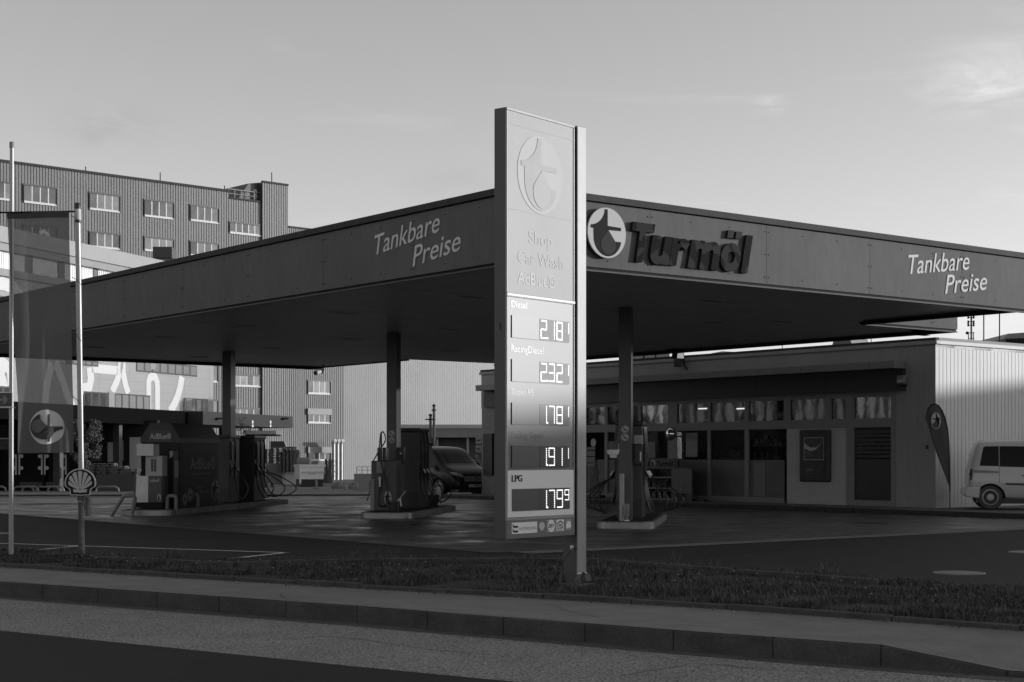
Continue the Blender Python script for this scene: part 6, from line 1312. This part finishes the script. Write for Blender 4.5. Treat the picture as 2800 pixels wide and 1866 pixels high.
# ------------------------------------------------------------------ vehicles
from mathutils.bvhtree import BVHTree
def car_body(sts, cutters, m, parent):
    mb = MB(); K_ = 0
    for (x, wb, zl, zb, zr, wr) in sts:
        half = [(0, zl), (wb * .86, zl), (wb * .965, zl + .07), (wb, zl + (zb - zl) * .45), (wb * .995, zl + (zb - zl) * .8), (wb * .97, zb), (wb * .965 + (wr - wb * .965) * .5, zb + (zr - zb) * .5), (wr, zr - .09 * min(1, (zr - zb) * 2)), (wr * .9, zr - .025 * min(1, (zr - zb) * 3)), (wr * .6, zr - .004), (0, zr)]
        ring = [(x, y, z) for y, z in half] + [(x, -y, z) for y, z in reversed(half[1:-1])]; mb.v += ring; K_ = len(ring)
    n = len(sts)
    for i in range(n - 1):
        for k in range(K_): mb.f.append((i * K_ + k, i * K_ + (k + 1) % K_, (i + 1) * K_ + (k + 1) % K_, (i + 1) * K_ + k))
    mb.f.append(tuple(range(K_))); mb.f.append(tuple(range((n - 1) * K_, n * K_))[::-1])
    o = mb.build('body', m, None, smooth=True)
    sub = o.modifiers.new('s', 'SUBSURF'); sub.levels = 2; sub.render_levels = 2
    dg = bpy.context.evaluated_depsgraph_get(); me0 = bpy.data.meshes.new_from_object(o.evaluated_get(dg)); bvh = BVHTree.FromPolygons([v.co.copy() for v in me0.vertices], [tuple(p.vertices) for p in me0.polygons])
    cs = []
    for (x, r, w_) in cutters:
        c = MB().lathe((x, 0, r * .93), [(r * 1.17, -w_), (r * 1.17, w_)], 32, 'y').build('cut', m); cs.append(c); b = o.modifiers.new('b', 'BOOLEAN'); b.object = c; b.operation = 'DIFFERENCE'; b.solver = 'EXACT'
    dg = bpy.context.evaluated_depsgraph_get(); me = bpy.data.meshes.new_from_object(o.evaluated_get(dg)); o.modifiers.clear(); o.data = me; me.set_sharp_from_angle(angle=math.radians(40)); o.parent = parent
    for c in cs: bpy.data.objects.remove(c)
    return o, bvh
def patch(bvh, pts, view, m, name, parent, off=.008, cuts=3):
    """pts given as (horizontal, z); view 'side-' from -y, 'side+' from +y, 'front' from +x, 'rear' from -x"""
    tris = tessellate_polygon([[Vector((x, y, 0)) for x, y in pts]]); bm = bmesh.new(); V_ = [bm.verts.new((x, y, 0)) for x, y in pts]
    for a in tris: bm.faces.new([V_[i] for i in a])
    bmesh.ops.subdivide_edges(bm, edges=bm.edges, cuts=cuts, use_grid_fill=True); bm.verts.index_update(); vs = []
    for v in bm.verts:
        a, z = v.co.x, v.co.y
        o_, d_ = {'side-': (Vector((a, -4, z)), Vector((0, 1, 0))), 'side+': (Vector((a, 4, z)), Vector((0, -1, 0))), 'front': (Vector((9, a, z)), Vector((-1, 0, 0))), 'rear': (Vector((-4, a, z)), Vector((1, 0, 0)))}[view]
        h = bvh.ray_cast(o_, d_)[0]
        if h is None: h = bvh.find_nearest(Vector((a, 0, z)) if 'side' in view else Vector((2, a, z)))[0]
        p = h - d_ * off; vs.append(tuple(p))
    fs = [tuple(v.index for v in f.verts) for f in bm.faces]; bm.free(); mb = MB(); mb.add(vs, fs); return mb.build(name, m, parent, smooth=True)
def wheel(t, x, y, r, w_, s, steel=True):
    wo = MB().lathe((x, y, r), [(r * .62, s * -w_ / 2), (r * .9, s * -w_ / 2), (r, s * -w_ * .3), (r, s * w_ * .3), (r * .93, s * w_ / 2), (r * .66, s * w_ / 2), (r * .62, s * w_ * .3)], 32, 'y').build('wheel', M['rubber'], t, smooth=True)
    rm = MB().lathe((x, y, r), [(r * .62, s * -w_ * .4), (r * .64, s * w_ * .42), (r * .56, s * w_ * .44), (r * .52, s * w_ * .30), (r * .30, s * w_ * .26), (r * .26, s * w_ * .38), (r * .1, s * w_ * .4)], 28, 'y').build('rim', mat('wheel_silver', .35, .4, metal=.5), wo, smooth=True)
    n = 14 if steel else 10
    for k in range(n):
        a = 2 * math.pi * k / n; cx_, cz_ = x + r * .47 * math.cos(a), r + r * .47 * math.sin(a)
        if steel: MB().lathe((cx_, y, cz_), [(r * .055, s * w_ * .24), (r * .055, s * w_ * .36)], 8, 'y').build('vent_hole', M['gap'], wo)
        else: MB().add([(x + r * .2 * math.cos(a - .12), y + s * w_ * .45, r + r * .2 * math.sin(a - .12)), (x + r * .58 * math.cos(a - .10), y + s * w_ * .47, r + r * .58 * math.sin(a - .10)), (x + r * .58 * math.cos(a + .14), y + s * w_ * .47, r + r * .58 * math.sin(a + .14)), (x + r * .2 * math.cos(a + .2), y + s * w_ * .45, r + r * .2 * math.sin(a + .2))], [(0, 1, 2, 3)]).build('spoke', mat('wheel_silver', .35, .4, metal=.5), wo)
M['cglass'] = mat('car_glass', .006, .05, spec=.18)
# white van beside the shop, rear towards the left
cd = 40.9; CV = thing('parked_van', 'white compact van parked beside the pale shop wall, cut by the right edge', 'van', (ray(2648) * cd + .183, cd + .86, ZB0), math.radians(-12))
W = mat('van_white_paint', .46, .25, spec=.5, coat=.6); h_ = .895
body, bv = car_body([(.02, .80, .34, .93, .97, .70), (.06, .86, .33, .95, 1.08, .73), (.13, .885, .32, .97, 1.48, .72), (.23, .89, .31, .97, 1.76, .72), (.32, .895, .30, .97, 1.81, .73), (.8, h_, .27, .97, 1.815, .73), (1.6, h_, .25, .97, 1.825, .73), (2.3, h_, .25, .97, 1.82, .73), (2.85, h_, .25, .97, 1.77, .70), (3.2, h_, .26, .96, 1.48, .70), (3.55, .89, .27, .95, 1.13, .74), (3.95, .87, .28, .88, 1.02, .72), (4.25, .80, .30, .72, .86, .66), (4.38, .66, .34, .58, .66, .55)], [(.55, .325, 1.4), (3.25, .325, 1.4)], W, CV)
def cx_(px): return (px - 2648) / 110.0
def cz_(y): return 1.82 - (y - 1200.5) / 105.5
patch(bv, [(cx_(2679), cz_(1272)), (cx_(2690), cz_(1222)), (cx_(2695), cz_(1219)), (cx_(2732), cz_(1218.5)), (cx_(2732), cz_(1273))], 'side-', M['cglass'], 'side_window', CV)
patch(bv, [(cx_(2734), cz_(1274)), (cx_(2734), cz_(1218.5)), (cx_(2806), cz_(1219)), (cx_(2806), cz_(1276))], 'side-', M['cglass'], 'side_window', CV)
patch(bv, [(cx_(2809), cz_(1276)), (cx_(2809), cz_(1219)), (2.6, 1.60), (2.95, 1.34), (3.05, 1.08)], 'side-', M['cglass'], 'side_window', CV)
patch(bv, [(cx_(2658), cz_(1283)), (cx_(2731), cz_(1286)), (cx_(2731), cz_(1292)), (cx_(2658), cz_(1290))], 'side-', M['mgrey'], 'slide_rail', CV, .015)
patch(bv, [(cx_(2748), cz_(1319)), (cx_(2752), cz_(1324)), (cx_(2900), cz_(1327)), (cx_(2900), cz_(1321))], 'side-', M['black'], 'rub_strip', CV, .02)
patch(bv, [(.02, cz_(1280)), (.10, cz_(1281)), (.10, cz_(1310)), (.03, cz_(1313))], 'side-', mat('tail_lamp', .03, .2), 'tail_light', CV, .012)
patch(bv, [(cx_(2732.3), cz_(1272)), (cx_(2732.3), cz_(1320)), (cx_(2733.3), cz_(1320)), (cx_(2733.3), cz_(1272))], 'side-', M['gap'], 'door_gap', CV, .003, 5)
patch(bv, [(cx_(2794), cz_(1297)), (cx_(2812), cz_(1297)), (cx_(2812), cz_(1300)), (cx_(2794), cz_(1300))], 'side-', M['black'], 'door_handle', CV, .03)
bp = MB().prism([(-.07, .33), (.27, .30), (.30, .55), (.28, .60), (-.04, .58), (-.09, .5)], -.90, .90, 'y').build('bumper', W, CV, bevel=.04)
MB().box(-.085, .03, -.89, -.6, .36, .40).build('reflector', M['black'], bp)
MB().box(.3, 4.2, -.78, .78, .16, .30).build('underbody', M['black'], CV)
for x in (.55, 3.25):
    for s_ in (-1, 1): wheel(CV, x, s_ * .77, .325, .21, s_)
    MB().box(x - .33, x + .33, -.72, .72, .34, .68).build('wheel_arch', M['gap'], CV)
# dark van seen from the front
fw_ = Vector((.60, -.80)).normalized(); fc_ = Vector((ray(1297) * 58.3, 58.3)); og = fc_ - fw_ * 5.12
VV = thing('parked_van', 'dark van facing the street behind the middle island, partly hidden by the shop end', 'van', (og.x, og.y, .0), math.atan2(fw_.y, fw_.x))
DKP = mat('van_dark_paint', .008, .3, spec=.2, coat=.12)
body, bv = car_body([(.02, .90, .35, 1.0, 1.70, .78), (.12, .95, .32, 1.0, 1.86, .82), (.6, .965, .3, 1.0, 1.905, .83), (2.5, .965, .28, 1.0, 1.915, .83), (3.3, .965, .28, 1.0, 1.90, .82), (3.7, .965, .28, 1.0, 1.70, .79), (4.05, .965, .29, 1.0, 1.38, .78), (4.3, .96, .30, .98, 1.20, .80), (4.65, .94, .30, .93, 1.10, .78), (4.92, .88, .28, .84, .98, .74), (5.05, .78, .27, .70, .84, .66), (5.12, .66, .28, .55, .62, .55)], [(1.0, .34, 1.5), (4.15, .34, 1.5)], DKP, VV)
patch(bv, [(-.80, 1.28), (-.68, 1.78), (.68, 1.78), (.80, 1.28)], 'front', M['cglass'], 'windscreen', VV, .01, 5)
for s_ in (-1, 1):
    patch(bv, [(s_ * .86, .96), (s_ * .84, .86), (s_ * .50, .74), (s_ * .44, .80), (s_ * .55, .90)], 'front', mat('headlamp', .22, .12, spec=.9), 'headlight', VV, .012)
    patch(bv, [(3.35, 1.05), (3.3, 1.62), (2.5, 1.64), (2.5, 1.05)], 'side-' if s_ < 0 else 'side+', M['cglass'], 'side_window', VV); patch(bv, [(3.45, 1.08), (3.42, 1.55), (3.92, 1.15)], 'side-' if s_ < 0 else 'side+', M['cglass'], 'side_window', VV)
    mr = MB(); mr.lathe((3.75, s_ * 1.12, 1.18), [(.01, -.11), (.1, -.09), (.12, 0), (.1, .1), (.01, .12)], 12).build('wing_mirror', M['black'], VV, smooth=True)
for z in (.60, .67, .74): patch(bv, [(-.44, z), (.44, z), (.44, z + .035), (-.44, z + .035)], 'front', M['mgrey'], 'grille_bar', VV, .016)
patch(bv, [(-.46, .56), (.46, .56), (.48, .80), (-.48, .80)], 'front', M['gap'], 'grille', VV, .008)
eo = MB().lathe((5.16, 0, .69), [(.095, 0), (.095, .015), (.075, .018)], 20, 'x').build('front_badge', M['mgrey'], VV, smooth=True)
MB().lathe((5.18, 0, .69), [(.075, 0), (.07, .002)], 20, 'x').build('badge_field', M['gap'], eo)
for k in range(3): a = math.pi / 2 + k * 2.094; MB().add([(5.186, .012 * math.sin(a), .69 - .012 * math.cos(a)), (5.186, .075 * math.cos(a), .69 + .075 * math.sin(a)), (5.186, -.012 * math.sin(a), .69 + .012 * math.cos(a))], [(0, 1, 2)]).build('badge_ray', M['lgrey'], eo)
np_ = MB().box(5.14, 5.16, -.26, .26, .38, .49).build('number_plate', M['lgrey'], VV)
MB().box(4.2, 5.1, -.7, .7, .18, .3).build('underbody', M['black'], VV)
tt = text('lettering', 'LL 478RR', (-.2, .40), (.22, .40), .075, -5.163, 0, M['gap'], np_, .02); tt.rotation_euler = (0, 0, math.pi / 2)
for x in (1.0, 4.15):
    for s_ in (-1, 1): wheel(VV, x, s_ * .83, .34, .23, s_, steel=False)
    MB().box(x - .35, x + .35, -.78, .78, .36, .7).build('wheel_arch', M['gap'], VV)

# things inside the shop, seen dimly through the panes
M['goods'] = mat('shelf_goods', .30, .6, n_amt=.9, n_scale=7, n2_amt=.6, n2_scale=22)
for k, (px0, px1, b_, hh, lab) in enumerate(((1662, 1745, 1.6, 1.7, 'goods shelf inside the shop behind the price sign side'), (1860, 1930, 1.2, 1.9, 'goods shelf inside the shop right of the mirror'), (1948, 2030, 2.2, 1.6, 'goods shelf inside the shop behind the middle pane'), (2056, 2140, 1.5, 2.1, 'goods shelf inside the shop left of the poster case'), (2340, 2430, 1.8, 1.9, 'goods shelf inside the shop behind the striped door'))):
    a0 = fs_.a(px0, b_); a1 = fs_.a(px1, b_); t = thing('shop_shelf', lab, 'shelf', fs_.w(a0, b_, ZB0 + .02), fs_.rz, 'goods shelves inside the shop'); W_ = a1 - a0
    MB().box(0, W_, .3, .34, 0, hh).build('back_panel', M['dgrey'], t)
    for j in range(4):
        z = .1 + j * (hh - .2) / 3.6; sh = MB().box(0, W_, 0, .3, z, z + .03).build('board', M['lgrey'], t); gd = MB(); x = .05
        while x < W_ - .2:
            ww = random.uniform(.08, .22); gd.box(x, x + ww, .03, .25, z + .031, z + .031 + random.uniform(.12, .32)); x += ww + random.uniform(.01, .08)
        g_ = gd.build('goods', M['goods'], sh); g_['kind'] = 'stuff'
t = thing('paper_display', 'pale tapered sheet standing inside the shop above the shelf rack', 'display', fs_.w(fs_.a(1784, .8), .8, 0), fs_.rz); MB().prism([(-.3, 1.5), (.3, 1.5), (.22, 2.35), (-.22, 2.35)], 0, .03, 'y').build('sheet', M['white'], t)
for k, px in enumerate((1925, 2031)):
    a = fs_.a(px, 1.0); z = fs_.z(px, 1118, 1.0); MB().box(a - .25, a + .25, .98, 1.03, z - .015, z + .02).build('lamp_reflection', mat('reflection_glow', .9, .5, emit=.9), SP)  # glowing bars stand in for lamp reflections on the panes

# repair patches, cracks and oil stains lying on the ground surfaces
def blob(name, c, rx, ry, rz, m, z, seed, kind='structure'):
    R_ = random.Random(seed); pts = []
    for k in range(28):
        a = 2 * math.pi * k / 28; r = 1 + .22 * math.sin(a * 3 + seed) + .12 * math.sin(a * 7 + seed * 2) + R_.uniform(-.06, .06); x, y = rx * r * math.cos(a), ry * r * math.sin(a); pts.append((c[0] + x * math.cos(rz) - y * math.sin(rz), c[1] + x * math.sin(rz) + y * math.cos(rz), z))
    mb = MB(); mb.add(pts, [tuple(range(28))]); o = mb.build(name, m); tag(o, kind=kind)
st_m = mat('oil_stain', .018, .35, n_amt=.3, n_scale=3)
k_ = 0
for u_ in (3, 6.5, 8.5, 11.5, 16, 18, 21, 25):
    for v_ in (2.5, 5.0, 9.5, 12.5):
        k_ += 1; p = uv(u_ + random.uniform(-1, 1), v_ + random.uniform(-1, 1)); blob('ground_stain', p, random.uniform(.12, .55), random.uniform(.1, .35), random.random() * 3, st_m, .0075 + .0004 * (k_ % 3), k_)
def crack(pts, z, w_=.012, m=M['gap']):
    P_ = []
    for a, b in zip(pts[:-1], pts[1:]):
        a = Vector(a); b = Vector(b); n = max(2, int((b - a).length / .25))
        for i in range(n): q = a.lerp(b, i / n); P_.append(q + Vector((random.uniform(-.04, .04), random.uniform(-.04, .04))))
    P_.append(Vector(pts[-1])); mb = MB(); V_ = []
    for i, p in enumerate(P_):
        d = (P_[min(i + 1, len(P_) - 1)] - P_[max(0, i - 1)]).normalized(); w = w_ * random.uniform(.4, 1.2); V_ += [(p.x - d.y * w, p.y + d.x * w, z), (p.x + d.y * w, p.y - d.x * w, z)]
    mb.add(V_, [(2 * i, 2 * i + 1, 2 * i + 3, 2 * i + 2) for i in range(len(P_) - 1)]); tag(mb.build('ground_crack', m), kind='structure')
sealm = mat('crack_sealer', .012, .4)
def g2(x, y, z): q = G(x, y, z); return (q.x, q.y)
crack([g2(620, 1760, RZ), g2(900, 1740, RZ), g2(1300, 1790, RZ)], RZ + .006, .008, sealm); crack([g2(1700, 1850, RZ), g2(1900, 1815, RZ), g2(2350, 1850, RZ)], RZ + .006, .009, sealm)
crack([g2(700, 1612, -.06), g2(760, 1625, -.06), g2(800, 1640, -.06)], -.055, .006, sealm); crack([g2(1500, 1650, -.06), g2(1560, 1672, -.06), g2(1640, 1690, -.06)], -.055, .006, sealm)
crack([g2(1900, 1530, 0), g2(2150, 1500, 0), g2(2500, 1480, 0)], .006, .014, sealm); crack([g2(300, 1470, 0), g2(600, 1490, 0), g2(1100, 1500, 0)], .006, .014, sealm)
# joints of the concrete slab
for v_ in (3.4, 6.8, 10.2, 13.6): 
    a, b = uv(-.2, v_), uv(30, v_); tag(MB().add([(a.x - .012, a.y, .0085), (a.x + .012, a.y, .0085), (b.x + .012, b.y, .0085), (b.x - .012, b.y, .0085)], [(0, 1, 2, 3)]).build('slab_joint', sealm), kind='structure')
for u_ in (4.5, 9, 13.5, 18, 22.5):
    a, b = uv(u_, -.4), uv(u_, 17.4); tag(MB().add([(a.x, a.y - .012, .0089), (a.x, a.y + .012, .0089), (b.x, b.y + .012, .0089), (b.x, b.y - .012, .0089)], [(0, 1, 2, 3)]).build('slab_joint', sealm), kind='structure')
